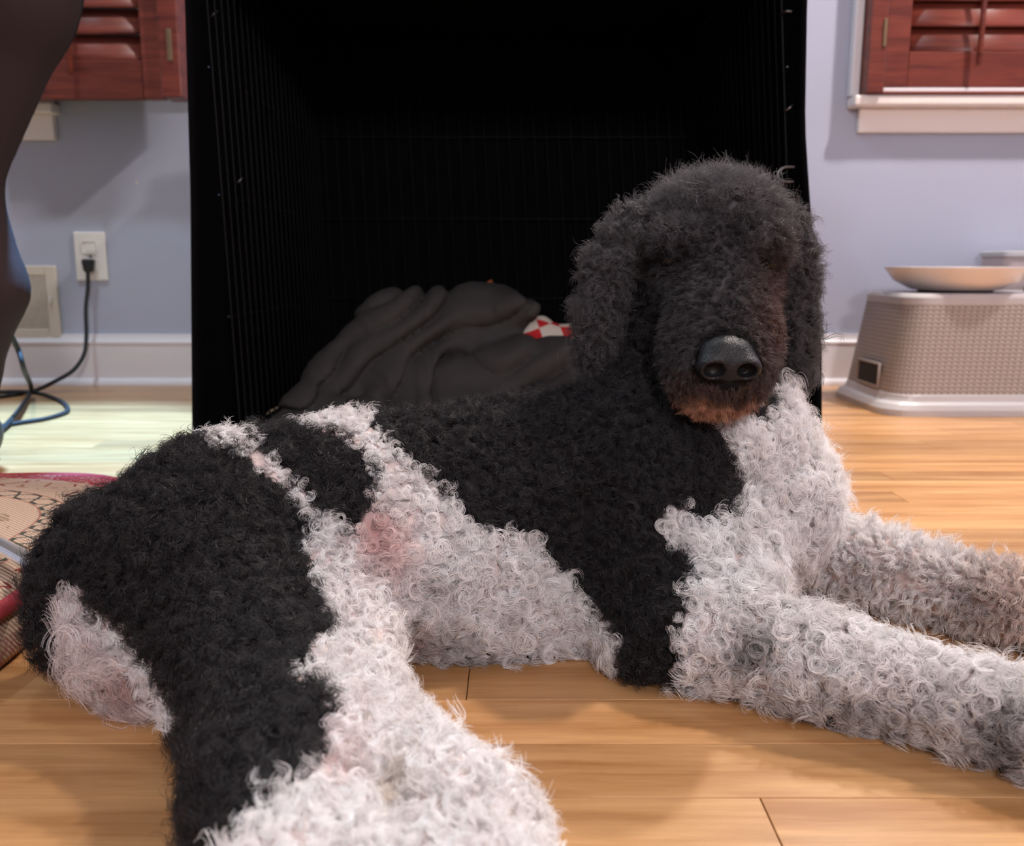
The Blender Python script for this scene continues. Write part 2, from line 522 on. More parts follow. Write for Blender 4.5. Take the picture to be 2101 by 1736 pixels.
w2 = tag(empty('window_2', (P(2000, 270, WALL_Y).x, WALL_Y, P(2000, 272, WALL_Y).z)), kind='structure')
a0, a1 = P(1760, 272, WALL_Y - .016), P(1756, 222, WALL_Y - .016)
box('apron', (a0.x, WALL_Y - .018, a0.z), (a0.x + .80, WALL_Y, a1.z), M['sill'], w2, .002)
s0 = P(1752, 222, WALL_Y - .05)
box('sill', (s0.x, WALL_Y - .055, a1.z), (s0.x + .83, WALL_Y, fz - .0005), M['sill'], w2, .005, 2)
M['gap_backing_glass'] = plain('gap_backing_glass', (.006, .006, .008), .08)
box('pane', (fx1, WALL_Y - .004, fz + .006), (fx1 + leaf_w + .006, WALL_Y - .001, fz + 1.0), M['gap_backing_glass'], w2)  # window glass put in as dark backing, so louver gaps look shaded
box('jamb', (fx0 - .022, WALL_Y - .03, fz), (fx0 - .001, WALL_Y, fz + 1.0), M['trim'], w2, .003)

# ------------------------------------------------------------------ outlet, vent, cords
c = P(188, 526, WALL_Y)
t = tag(empty('wall_outlet', (c.x, WALL_Y, c.z)), 'white rectangular wall outlet plate above the baseboard', 'outlet')
box('cover_plate', (c.x - .039, WALL_Y - .006, c.z - .059), (c.x + .039, WALL_Y, c.z + .059), M['plate'], t, .003, 2)
for dz in (.022, -.022):
    bm = bmesh.new()
    add_box(bm, (c.x - .017, WALL_Y - .0075, c.z + dz - .014), (c.x + .017, WALL_Y - .004, c.z + dz + .014), .005, 3)
    from_bm('socket_face', bm, M['plate'], t)
box('plate_screw', (c.x - .003, WALL_Y - .0075, c.z - .003), (c.x + .003, WALL_Y - .005, c.z + .003), M['clip'], t, .001)

pl = P(181, 545, WALL_Y - .02)
cord = tag(empty('power_cord', (pl.x, WALL_Y - .03, 0.0)), 'black power cord hanging from the outlet to the floor', 'cord')
bm = bmesh.new()
add_box(bm, (pl.x - .014, WALL_Y - .030, pl.z - .016), (pl.x + .014, WALL_Y - .008, pl.z + .016), .006, 3)
for v in bm.verts:
    if v.co.z < pl.z: v.co.x = pl.x + (v.co.x - pl.x) * 0.72
from_bm('plug', bm, M['black_plastic'], cord, smooth=True)
yc = WALL_Y - .05
pts = [(pl.x, WALL_Y - .024, pl.z - .012), P(180, 590, WALL_Y - .03), P(176, 635, WALL_Y - .045), P(177, 690, WALL_Y - .06), P(172, 728, WALL_Y - .08), P(150, 760, WALL_Y - .11),
       P(112, 783, WALL_Y - .16), F(75, 800, .006)]
pts += [F(20, 812, .004), F(-60, 818, .004), F(-90, 812, .004), F(-30, 806, .004), F(60, 805, .011), F(118, 820, .004), F(139, 842, .004), F(100, 858, .004), F(40, 868, .004), F(-60, 886, .004)]
V, Fc = tube_np(spline(pts, 10), 0.0048, 8)
from_np('cable', V, Fc, M['cable'], cord)

pts = [P(-40, 640, 1.62), P(10, 672, 1.62), P(36, 715, 1.66), P(50, 760, 1.68), F(64, 797, .02), F(50, 826, .012), F(22, 862, .010), F(-20, 900, .004), F(-90, 930, .004)]
V, Fc = tube_np(spline(pts, 10), 0.0050, 8)
o = from_np('extension_cable', V, Fc, M['cable'], None)
tag(o, 'thick dark cable dropping behind the calf and crossing the floor loop', 'cable')

v0, v1 = P(20, 545, WALL_Y - .008), P(126, 688, WALL_Y - .008)
vx0 = v1.x - .20
t = tag(empty('wall_vent', ((vx0 + v1.x) / 2, WALL_Y, v1.z)), 'beige wall register with fine grille behind the person\'s calf', 'vent')
fw = .028
top = P(60, 545, WALL_Y).z
bot = P(60, 694, WALL_Y).z
for (xa, xb, za, zb_) in [(vx0, vx0 + fw, bot, top), (v1.x - fw, v1.x, bot, top), (vx0 + fw, v1.x - fw, top - fw * .85, top), (vx0 + fw, v1.x - fw, bot, bot + fw * .85)]:
    box('frame_bar', (xa, WALL_Y - .010, za), (xb, WALL_Y, zb_), M['vent'], t, .002)
box('duct_face', (vx0 + fw, WALL_Y - .0012, bot + fw * .85), (v1.x - fw, WALL_Y - .0004, top - fw * .85), M['vent_dark'], t)
n = 26
bm = bmesh.new(); add_box(bm, (-.0016, -.004, bot + fw * .85), (.0016, .003, top - fw * .85)); me = bpy.data.meshes.new('slat'); bm.to_mesh(me); bm.free(); me.materials.append(M['vent'])
for i in range(n):
    x = vx0 + fw + (i + .5) / n * (v1.x - vx0 - 2 * fw)
    o = bpy.data.objects.new('slat', me); COL.objects.link(o); o.parent = t
    o.location = Vector((x, WALL_Y - .005, 0)) - world_loc(t)
box('lever', (v1.x - .019, WALL_Y - .017, (top + bot) / 2 - .002), (v1.x - .013, WALL_Y - .009, (top + bot) / 2 + .012), M['plate'], t, .002)

# ------------------------------------------------------------------ signed-distance modelling
def sd_cone(p, a, b, ra, rb):
    a = np.array(a); b = np.array(b)
    ba = b - a
    l2 = np.dot(ba, ba) + 1e-12
    t = np.clip(((p - a) @ ba) / l2, 0, 1)
    q = p - a - t[..., None] * ba
    return np.sqrt(np.einsum('...i,...i', q, q)) - (ra + (rb - ra) * t)

def sd_ell(p, c, r, R=None):
    q = p - np.array(c)
    if R is not None: q = q @ np.array(R)
    r = np.array(r)
    k0 = np.linalg.norm(q / r, axis=-1)
    k1 = np.linalg.norm(q / (r * r), axis=-1) + 1e-9
    return k0 * (k0 - 1.0) / k1

class Blob:
    """smooth union (and difference) of tapered limbs and ellipsoids"""
    def __init__(s): s.prims = []
    def cone(s, a, b, ra, rb, part='', k=0.02, sub=False):
        a, b = np.array(a, float), np.array(b, float)
        s.prims.append((lambda p: sd_cone(p, a, b, ra, rb), np.minimum(a - ra, b - rb), np.maximum(a + ra, b + rb), part, k, sub)); return s
    def ell(s, c, r, part='', k=0.02, R=None, sub=False):
        c = np.array(c, float); m = max(r)
        s.prims.append((lambda p: sd_ell(p, c, r, R), c - m, c + m, part, k, sub)); return s
    def chain(s, pts, part='', k=0.02):
        for (a, ra), (b, rb) in zip(pts[:-1], pts[1:]):
            s.cone(a, b, ra, rb, part, k)
        return s
    def mesh(s, vox, zmin=None, disp=None):
        import openvdb
        lo = np.min([q[1] for q in s.prims], 0) - 4 * vox - .02
        hi = np.max([q[2] for q in s.prims], 0) + 4 * vox + .02
        n = np.ceil((hi - lo) / vox).astype(int)
        D = np.full(tuple(n), 0.05, dtype=np.float64)
        ax = [lo[i] + np.arange(n[i]) * vox for i in range(3)]
        for f, l, h, part, k, sub in s.prims:
            m = k + 3 * vox + .012
            i0 = np.maximum(np.floor((l - m - lo) / vox).astype(int), 0)
            i1 = np.minimum(np.ceil((h + m - lo) / vox).astype(int) + 1, n)
            sl = tuple(slice(i0[j], i1[j]) for j in range(3))
            g = np.stack(np.meshgrid(ax[0][sl[0]], ax[1][sl[1]], ax[2][sl[2]], indexing='ij'), -1)
            d = f(g)
            e = D[sl]
            if sub:
                d = -d
                hh = np.maximum(k - np.abs(e - d), 0) / k
                D[sl] = np.maximum(e, d) + hh * hh * k * .25
            else:
                hh = np.maximum(k - np.abs(e - d), 0) / k
                D[sl] = np.minimum(e, d) - hh * hh * k * .25
        if disp is not None:
            near = np.where(np.abs(D) < 0.04)
            pts = np.stack([ax[j][near[j]] for j in range(3)], -1)
            D[near] += disp(pts)
        if zmin is not None:
            D = np.maximum(D, zmin - ax[2][None, None, :])
        g = openvdb.FloatGrid(0.05)
        g.copyFromArray(np.clip(D, -.05, .05).astype(np.float32))
        pts, quads = g.convertToQuads(0.0)
        V = np.asarray(pts, float) * vox + lo
        Q = np.asarray(quads).astype(np.int64)
        c0 = V.mean(0)
        a_, b_, c_ = V[Q[:, 0]] - c0, V[Q[:, 1]] - c0, V[Q[:, 2]] - c0
        if np.einsum('ij,ij->i', a_, np.cross(b_, c_)).sum() < 0: Q = Q[:, ::-1]
        fc = Q.tolist()
        return V, fc
    def labels(s, V):
        best = np.full(len(V), 1e9); lab = np.zeros(len(V), int)
        parts = sorted({q[3] for q in s.prims if not q[5]})
        for f, l, h, part, k, sub in s.prims:
            if sub: continue
            d = f(V); w = d < best
            best[w] = d[w]; lab[w] = parts.index(part)
        return parts, lab

# value noise for folds
def vnoise(p, seed=0):
    p = np.asarray(p, float)
    i = np.floor(p).astype(np.int64); f = p - i
    f = f * f * (3 - 2 * f)
    def h(a, b, c):
        n = (a * 73856093) ^ (b * 19349663) ^ (c * 83492791) ^ (seed * 2654435761)
        n = (n ^ (n >> 13)) * 1274126177
        n = n ^ (n >> 16)
        return (n & 0xffff) / 65535.0
    r = 0
    for dx in (0, 1):
        for dy in (0, 1):
            for dz in (0, 1):
                w = (f[:, 0] if dx else 1 - f[:, 0]) * (f[:, 1] if dy else 1 - f[:, 1]) * (f[:, 2] if dz else 1 - f[:, 2])
                r = r + w * h(i[:, 0] + dx, i[:, 1] + dy, i[:, 2] + dz)
    return r

# ------------------------------------------------------------------ crate and its cover
CY0, CY1 = 1.345, 2.06
CZT = 0.78
def lxz(z):   # cover, left side front edge
    zz = [P(405, 890, CY0).z, P(402, 400, CY0).z, P(390, 0, CY0).z]
    xx = [P(405, 890, CY0).x, P(402, 400, CY0).x, P(391, 0, CY0).x]
    return float(np.interp(z, zz, xx))
def rxz(z):
    pp = [(1676, 930), (1675, 700), (1650, 400), (1641, 260), (1645, 0)]
    zz = [P(a, b, CY0).z for a, b in pp]; xx = [P(a, b, CY0).x for a, b in pp]
    return float(np.interp(z, zz, xx))
LXB, LXT = P(470, 600, CY0).x, P(421, 0, CY0).x     # wire wall leans a little
RXB, RXT = P(1632, 700, CY0).x, P(1607, 0, CY0).x
crate = tag(empty('dog_crate', (0.0, (CY0 + CY1) / 2, 0.0)), 'open black wire dog crate behind the dog, under a black cover', 'crate')
uw = bpy.data.meshes.new('wire')
ang = [2 * math.pi * k / 8 for k in range(8)]
Vw = [(math.cos(a), math.sin(a), z) for z in (0, 1) for a in ang]
uw.from_pydata(Vw, [], [(k, (k + 1) % 8, 8 + (k + 1) % 8, 8 + k) for k in range(8)] + [tuple(range(8))[::-1], tuple(range(8, 16))])
uw.polygons.foreach_set('use_smooth', [True] * len(uw.polygons)); uw.update(); uw.materials.append(M['wire'])
def wire(a, b, r=.0016, name='wire'):
    a, b = Vector(a), Vector(b)
    o = bpy.data.objects.new(name, uw); COL.objects.link(o); o.parent = crate
    d = b - a
    o.location = a - world_loc(crate)
    o.rotation_mode = 'QUATERNION'
    o.rotation_quaternion = d.to_track_quat('Z', 'Y')
    o.scale = (r, r, d.length)
def lx(z): return LXB + (LXT - LXB) * (z - .2) / .47
def rx(z): return RXB + (RXT - RXB) * (z - .15) / .52
ZB, ZT = .012, CZT - .01
nw = 22
for i in range(nw):
    yy = CY0 + .008 + i * (CY1 - CY0 - .016) / (nw - 1)
    wire((lx(ZB), yy, ZB), (lx(ZT), yy, ZT))
    wire((rx(ZB), yy, ZB), (rx(ZT), yy, ZT))
for z in (ZB, .22, .40, .58, ZT):
    wire((lx(z) - .003, CY0, z), (lx(z) - .003, CY1, z), .0022)
    wire((rx(z) + .003, CY0, z), (rx(z) + .003, CY1, z), .0022)
    wire((lx(z), CY1, z), (rx(z), CY1, z), .0022)
for i in range(30):
    u = (i + .5) / 30
    wire((lx(ZB) * (1 - u) + rx(ZB) * u, CY1 - .003, ZB), (lx(ZT) * (1 - u) + rx(ZT) * u, CY1 - .003, ZT))
wire((lx(ZT), CY0, ZT), (rx(ZT), CY0, ZT), .0025)
wire((lx(ZB), CY0, ZB), (rx(ZB), CY0, ZB), .0025)
box('tray', (lxz(.02) + .010, CY0 + .004, .003), (rxz(.02) - .010, CY1 - .006, .010), M['pan'], crate, .002)
# latch loops on the right front edge
for (py, w_, h_) in [(24, .010, .004), (358, .022, .021)]:
    c = P(1606, py, CY0 - .004)
    x1 = P(1628, py, CY0 - .004).x
    if py < 100:
        pts = [(c.x, CY0 + .01, c.z), (c.x + .004, CY0 - .006, c.z), (x1 - .003, CY0 - .006, c.z)]
    else:
        x0_ = P(1592, py, CY0).x
        dz = P(0, 343, CY0).z - P(0, 358, CY0).z
        pts = [(x1, CY0 - .008, c.z + dz), (x0_ + .008, CY0 - .008, c.z + dz * .9), (x0_, CY0 - .008, c.z), (x0_ + .008, CY0 - .008, c.z - dz * .9), (x1, CY0 - .008, c.z - dz)]
    V, Fc = tube_np(spline(pts, 5), .0016, 6)
    from_np('latch', V, Fc, M['clip'], crate)
for (px, py) in [(492, 372), (440, 30), (1619, 222)]:
    c = P(px, py, CY0 + (.06 if px < 1000 else 0))
    V, Fc = tube_np([(c.x - .006, c.y, c.z - .004), (c.x, c.y - .004, c.z), (c.x + .005, c.y, c.z + .005)], .0015, 6)
    from_np('corner_clip', V, Fc, M['clip'], crate)

cover = tag(empty('crate_cover', (0.0, (CY0 + CY1) / 2, 0.0)), 'black fabric cover draped over the dog crate', 'crate cover')
def side_sheet(name, fx, sgn):
    ny, nz = 40, 24
    th = .004
    G = np.zeros((2, ny, nz, 3))
    for i in range(ny):
        for j in range(nz):
            yy = CY0 - .012 + (CY1 + .03 - CY0) * i / (ny - 1)
            z = .004 + (CZT + .008 - .004) * j / (nz - 1)
            wv = .004 * math.sin(yy * 38 + 2 * math.sin(z * 5)) * (1 - z / 1.2) * min(1, i / 4)
            lim = (min(lx(z), 1) - .008) if sgn < 0 else (rx(z) + .008)
            fxz = fx(z)
            u = min(1.0, (yy - CY0 + .012) / .10)
            xx = fxz + wv
            for s_ in (0, 1):
                G[s_, i, j] = (xx + sgn * s_ * th, yy, z)
    V = G.reshape(-1, 3)
    idx = lambda s_, i, j: s_ * ny * nz + i * nz + j
    Fc = []
    for i in range(ny - 1):
        for j in range(nz - 1):
            Fc.append((idx(0, i, j), idx(0, i + 1, j), idx(0, i + 1, j + 1), idx(0, i, j + 1)))
            Fc.append((idx(1, i, j), idx(1, i, j + 1), idx(1, i + 1, j + 1), idx(1, i + 1, j)))
    for j in range(nz - 1):
        for i in (0, ny - 1):
            Fc.append((idx(0, i, j), idx(0, i, j + 1), idx(1, i, j + 1), idx(1, i, j)))
    for i in range(ny - 1):
        for j in (0, nz - 1):
            Fc.append((idx(0, i, j), idx(1, i, j), idx(1, i + 1, j), idx(0, i + 1, j)))
    return from_np(name, V, Fc, M['black_cloth'], cover)
side_sheet('side_panel', lxz, -1)
side_sheet('side_panel', rxz, 1)
box('back_panel', (lxz(.3) - .05, CY1 + .012, .004), (rxz(.3) + .06, CY1 + .018, CZT + .006), M['black_cloth'], cover, .002)
box('top_panel', (lxz(.8) - .012, CY0 - .02, CZT + .004), (rxz(.8) + .012, CY1 + .02, CZT + .010), M['black_cloth'], cover, .002)
V, Fc = tube_np([(lxz(.8), CY0 + .004, CZT - .022), (rxz(.8), CY0 + .004, CZT - .022)], .02, 12)
from_np('rolled_flap', V, Fc, M['black_cloth'], cover)

# bedding heap in the crate
b = Blob()
Yh = 1.66
b.cone(P(690, 790, 1.58), P(820, 700, 1.64), .055, .075, k=.04)
b.cone(P(820, 700, 1.64), P(980, 670, 1.68), .075, .080, k=.05)
b.cone(P(980, 670, 1.68), P(1060, 660, 1.66), .075, .04, k=.03)
b.cone(P(1040, 640, 1.62), P(1085, 632, 1.60), .022, .012, k=.02)
b.cone(P(830, 800, 1.56), P(1150, 770, 1.58), .055, .055, k=.03)
b.cone(P(1080, 760, 1.58), P(1250, 760, 1.60), .05, .04, k=.03)
b.cone(P(600, 870, 1.50), P(640, 830, 1.52), .035, .030, k=.02)
b.cone(P(640, 860, 1.50), P(740, 870, 1.50), .035, .04, k=.02)
b.cone(P(900, 870, 1.50), P(1200, 850, 1.52), .05, .05, k=.03)
def folds(p):
    d = (p[:, 0] * 0.8 - p[:, 2] * 1.1 + p[:, 1] * .2)
    w = vnoise(np.stack([p[:, 0] * 9, p[:, 1] * 9, p[:, 2] * 9], -1), 3)
    w2 = vnoise(np.stack([p[:, 0] * 22, p[:, 1] * 10, p[:, 2] * 22], -1), 5)
    rdg = np.abs(np.sin(d * 46 + w * 8))
    cre = np.abs(np.sin((p[:, 0] * 1.3 + p[:, 2] * .9) * 60 + w2 * 9))
    return .026 * (0.62 - rdg ** .45) * (0.35 + w2) + .012 * (w - .5) + .005 * (0.5 - cre) * w
V, fc = b.mesh(.005, zmin=.0105, disp=folds)
o = from_np('blanket', V, fc, M['charcoal'], None, origin=(P(900, 800, 1.62).x, 1.62, .0105))
tag(o, 'crumpled charcoal grey blanket heaped inside the crate', 'blanket')

# red and white knitted toy tucked behind the blanket
m, nt, bs = new_mat('red_white_knit')
tc = nt.nodes.new('ShaderNodeTexCoord'); ck = nt.nodes.new('ShaderNodeTexChecker')
mp = nt.nodes.new('ShaderNodeMapping'); mp.inputs['Rotation'].default_value = (0, .35, 0); mp.inputs['Location'].default_value = (.012, .5, .004)
ck.inputs['Scale'].default_value = 27
ck.inputs['Color1'].default_value = (.50, .012, .015, 1); ck.inputs['Color2'].default_value = (.62, .55, .46, 1)
nt.links.new(tc.outputs['Object'], mp.inputs[0]); nt.links.new(mp.outputs[0], ck.inputs[0]); nt.links.new(ck.outputs[0], bs.inputs['Base Color'])
bs.inputs['Roughness'].default_value = .9
b = Blob()
b.cone(P(1098, 690, 1.63), P(1180, 705, 1.64), .030, .030, k=.02)
b.cone(P(1100, 670, 1.64), P(1112, 662, 1.64), .018, .012, k=.02)
b.cone(P(1180, 700, 1.64), P(1215, 715, 1.65), .030, .04, k=.02)
V, fc = b.mesh(.005)
o = from_np('plush_toy', V, fc, m, None, origin=P(1130, 700, 1.64))
tag(o, 'red and white checked plush toy peeking over the blanket', 'toy')
V, Fc = tube_np(spline([P(990, 640, 1.72), P(1000, 600, 1.72), P(1003, 584, 1.71), P(1010, 575, 1.71)], 5), [.008] * 10 + [.007, .006, .005, .004, .003, .002], 8)
o = from_np('chew_stick', V, Fc, M['orange'], None, origin=P(990, 640, 1.72))
tag(o, 'small orange-brown chew stick poking up behind the blanket', 'chew stick')

# ------------------------------------------------------------------ feeder and bowls
def knit_mat():
    m, nt, b = new_mat('knit_plastic')
    N, L = nt.nodes.new, nt.links.new
    tc = N('ShaderNodeTexCoord')
    sp = N('ShaderNodeSeparateXYZ'); L(tc.outputs['Object'], sp.inputs[0])
    def wave(inp, scale, phase=None):
        mu = N('ShaderNodeMath'); mu.operation = 'MULTIPLY'; mu.inputs[1].default_value = scale; L(inp, mu.inputs[0])
        o_ = mu.outputs[0]
        if phase is not None:
            ad = N('ShaderNodeMath'); ad.operation = 'ADD'; L(o_, ad.inputs[0]); L(phase, ad.inputs[1]); o_ = ad.outputs[0]
        s_ = N('ShaderNodeMath'); s_.operation = 'SINE'; L(o_, s_.inputs[0]); return s_.outputs[0]
    def mt(op, a, bb=0.0, c=0.0):
        n = N('ShaderNodeMath'); n.operation = op
        for i_, v in enumerate([a, bb, c]):
            if isinstance(v, (int, float)): n.inputs[i_].default_value = v
            else: L(v, n.inputs[i_])
        return n.outputs[0]
    xy = mt('SUBTRACT', sp.outputs[0], sp.outputs[1])
    fr = mt('FRACT', mt('DIVIDE', xy, .0125))
    tri = mt('MULTIPLY', mt('ABSOLUTE', mt('SUBTRACT', fr, .5)), 2.0)
    ph_ = mt('ADD', mt('MULTIPLY', sp.outputs[2], 2 * math.pi / .0085), mt('MULTIPLY', tri, 4.0))
    st_ = mt('MULTIPLY_ADD', mt('SINE', ph_), .5, .5)
    gap = mt('LESS_THAN', tri, .82)
    class A2: pass
    a2 = A2(); a2.outputs = [mt('MULTIPLY', mt('MULTIPLY_ADD', st_, .7, .3), mt('MULTIPLY_ADD', gap, .6, .4))]
    cr = N('ShaderNodeValToRGB')
    cr.color_ramp.elements[0].position = .25; cr.color_ramp.elements[0].color = (.23, .19, .17, 1)
    cr.color_ramp.elements[1].position = .6; cr.color_ramp.elements[1].color = (.43, .37, .34, 1)
    L(a2.outputs[0], cr.inputs[0]); L(cr.outputs[0], b.inputs['Base Color'])
    bp = N('ShaderNodeBump'); bp.inputs['Strength'].default_value = .6; bp.inputs['Distance'].default_value = .002
    L(a2.outputs[0], bp.inputs['Height']); L(bp.outputs[0], b.inputs['Normal'])
    b.inputs['Roughness'].default_value = .5
    return m
M['knit'] = knit_mat()
def rrect(x0, x1, y0, y1, r, n=8):
    out = []
    for cx, cy, a0 in [(x1 - r, y1 - r, 0), (x0 + r, y1 - r, 90), (x0 + r, y0 + r, 180), (x1 - r, y0 + r, 270)]:
        for k in range(n + 1):
            a = math.radians(a0 + 90 * k / n)
            out.append((cx + r * math.cos(a), cy + r * math.sin(a)))
    return out
def loft(rings, cap_top=True, cap_bot=True):
    V, Fc = [], []
    n = len(rings[0][0])
    for pts, z in rings: V += [(p[0], p[1], z) for p in pts]
    for i in range(len(rings) - 1):
        for k in range(n):
            Fc.append((i * n + k, i * n + (k + 1) % n, (i + 1) * n + (k + 1) % n, (i + 1) * n + k))
    if cap_bot: Fc.append(tuple(range(n))[::-1])
    if cap_top: Fc.append(tuple((len(rings) - 1) * n + k for k in range(n)))
    return V, Fc
fyf, fyb = 1.735, 2.02
fxl, fxr = P(1793, 810, 1.83).x, P(1793, 810, 1.83).x + .60
FZ = P(1950, 603, fyf + .02).z
feeder = tag(empty('raised_feeder', ((fxl + fxr) / 2, (fyf + fyb) / 2, 0)), 'taupe woven-look plastic feeding stand against the right wall', 'feeding stand')
def ins(d, r): return rrect(fxl + d, fxr - d, fyf + d * .7, fyb - d * .7, r)
H0 = .042
rings = [(ins(0.0, .05), H0), (ins(.012, .05), H0 + (FZ - .022 - H0) * .5), (ins(.024, .05), FZ - .022)]
V, Fc = loft(rings, False, False)
from_np('body', V, Fc, M['knit'], feeder)
V, Fc = loft([(ins(.024, .05), FZ - .022), (ins(.0235, .05), FZ - .020), (ins(.0235, .05), FZ - .008), (ins(.027, .05), FZ - .002), (ins(.034, .05), FZ)], True, True)
from_np('top_rim', V, Fc, M['grey_rim'], feeder, smooth=False)
V, Fc = loft([(ins(-.022, .06), 0.0), (ins(-.022, .06), .012), (ins(-.016, .06), .022), (ins(-.006, .055), .028), (ins(-.004, .055), .034), (ins(-.002, .052), .040), (ins(.002, .05), H0 + .001)], True, True)
from_np('base_flange', V, Fc, M['grey_rim'], feeder, smooth=False)
hy = (fyf + fyb) / 2 - .01
box('dark_handle_block', (fxl - .002, hy - .055, H0 + .006), (fxl + .010, hy + .05, H0 + .050), M['hole'], feeder, .003, 2)  # solid dark block; the hole's shade is put into its colour
V, Fc = tube_np([(fxl - .001, hy - .058, H0 + .006), (fxl - .001, hy - .058, H0 + .053), (fxl, hy + .053, H0 + .053), (fxl, hy + .053, H0 + .006)], .0035, 6, closed=True)
from_np('handle_rim', V, Fc, M['taupe'], feeder)

bc = P(1962, 560, 1.87)
br = (P(2101, 560, 1.87).x - P(1821, 560, 1.87).x) / 2
rim_h = P(1962, 548, 1.87).z - FZ
prof = [(.001, .004), (br * .52, .004), (br * .62, .007), (br * .84, rim_h * .45), (br * .97, rim_h * .93), (br, rim_h), (br * .975, rim_h * 1.0), (br * .93, rim_h * .9), (br * .80, rim_h * .45), (br * .58, .014), (.001, .012)]
V, Fc = lathe_np(prof, (bc.x, bc.y, FZ), 64)
Rt = Matrix.Rotation(math.radians(1.2), 4, 'Y')
o = from_np('food_bowl', V, Fc, M['ceramic'], None, origin=(bc.x, bc.y, FZ))
tag(o, 'shallow cream ceramic bowl on the taupe feeding stand', 'bowl')
foot = from_np('foot_ring', *lathe_np([(br * .50, .004), (br * .50, .0005), (br * .46, .0005), (br * .46, .004)], (bc.x, bc.y, FZ), 48), M['dark_bowl'], o)
dc = P(2215, 580, 1.86)
prof = [(.001, .001), (.10, .001), (.102, .006), (.082, .045), (.085, .049), (.078, .049), (.06, .012), (.001, .010)]
V, Fc = lathe_np(prof, (dc.x, dc.y, FZ), 48)
o = from_np('water_bowl', V, Fc, M['dark_bowl'], None, origin=(dc.x, dc.y, FZ))
tag(o, 'dark grey bowl cut by the right edge of the photo, on the feeding stand', 'bowl')
tb = P(2060, 515, 2.06)
tub = tag(empty('storage_tub', (tb.x + .12, 2.105, 0)), 'pinkish-grey lidded tub standing behind the bowls by the wall', 'tub')
V, Fc = loft([(rrect(tb.x + .012, tb.x + .248, 2.06, 2.165, .02), 0.0), (rrect(tb.x, tb.x + .26, 2.05, 2.17, .02), tb.z - .012)], True, True)
from_np('body', V, Fc, M['pink_plastic'], tub, smooth=False)
V, Fc = loft([(rrect(tb.x - .004, tb.x + .264, 2.046, 2.174, .02), tb.z - .012), (rrect(tb.x - .004, tb.x + .264, 2.046, 2.174, .02), tb.z - .002), (rrect(tb.x, tb.x + .26, 2.05, 2.17, .02), tb.z)], True, True)
from_np('lid', V, Fc, M['grey_rim'], tub, smooth=False)

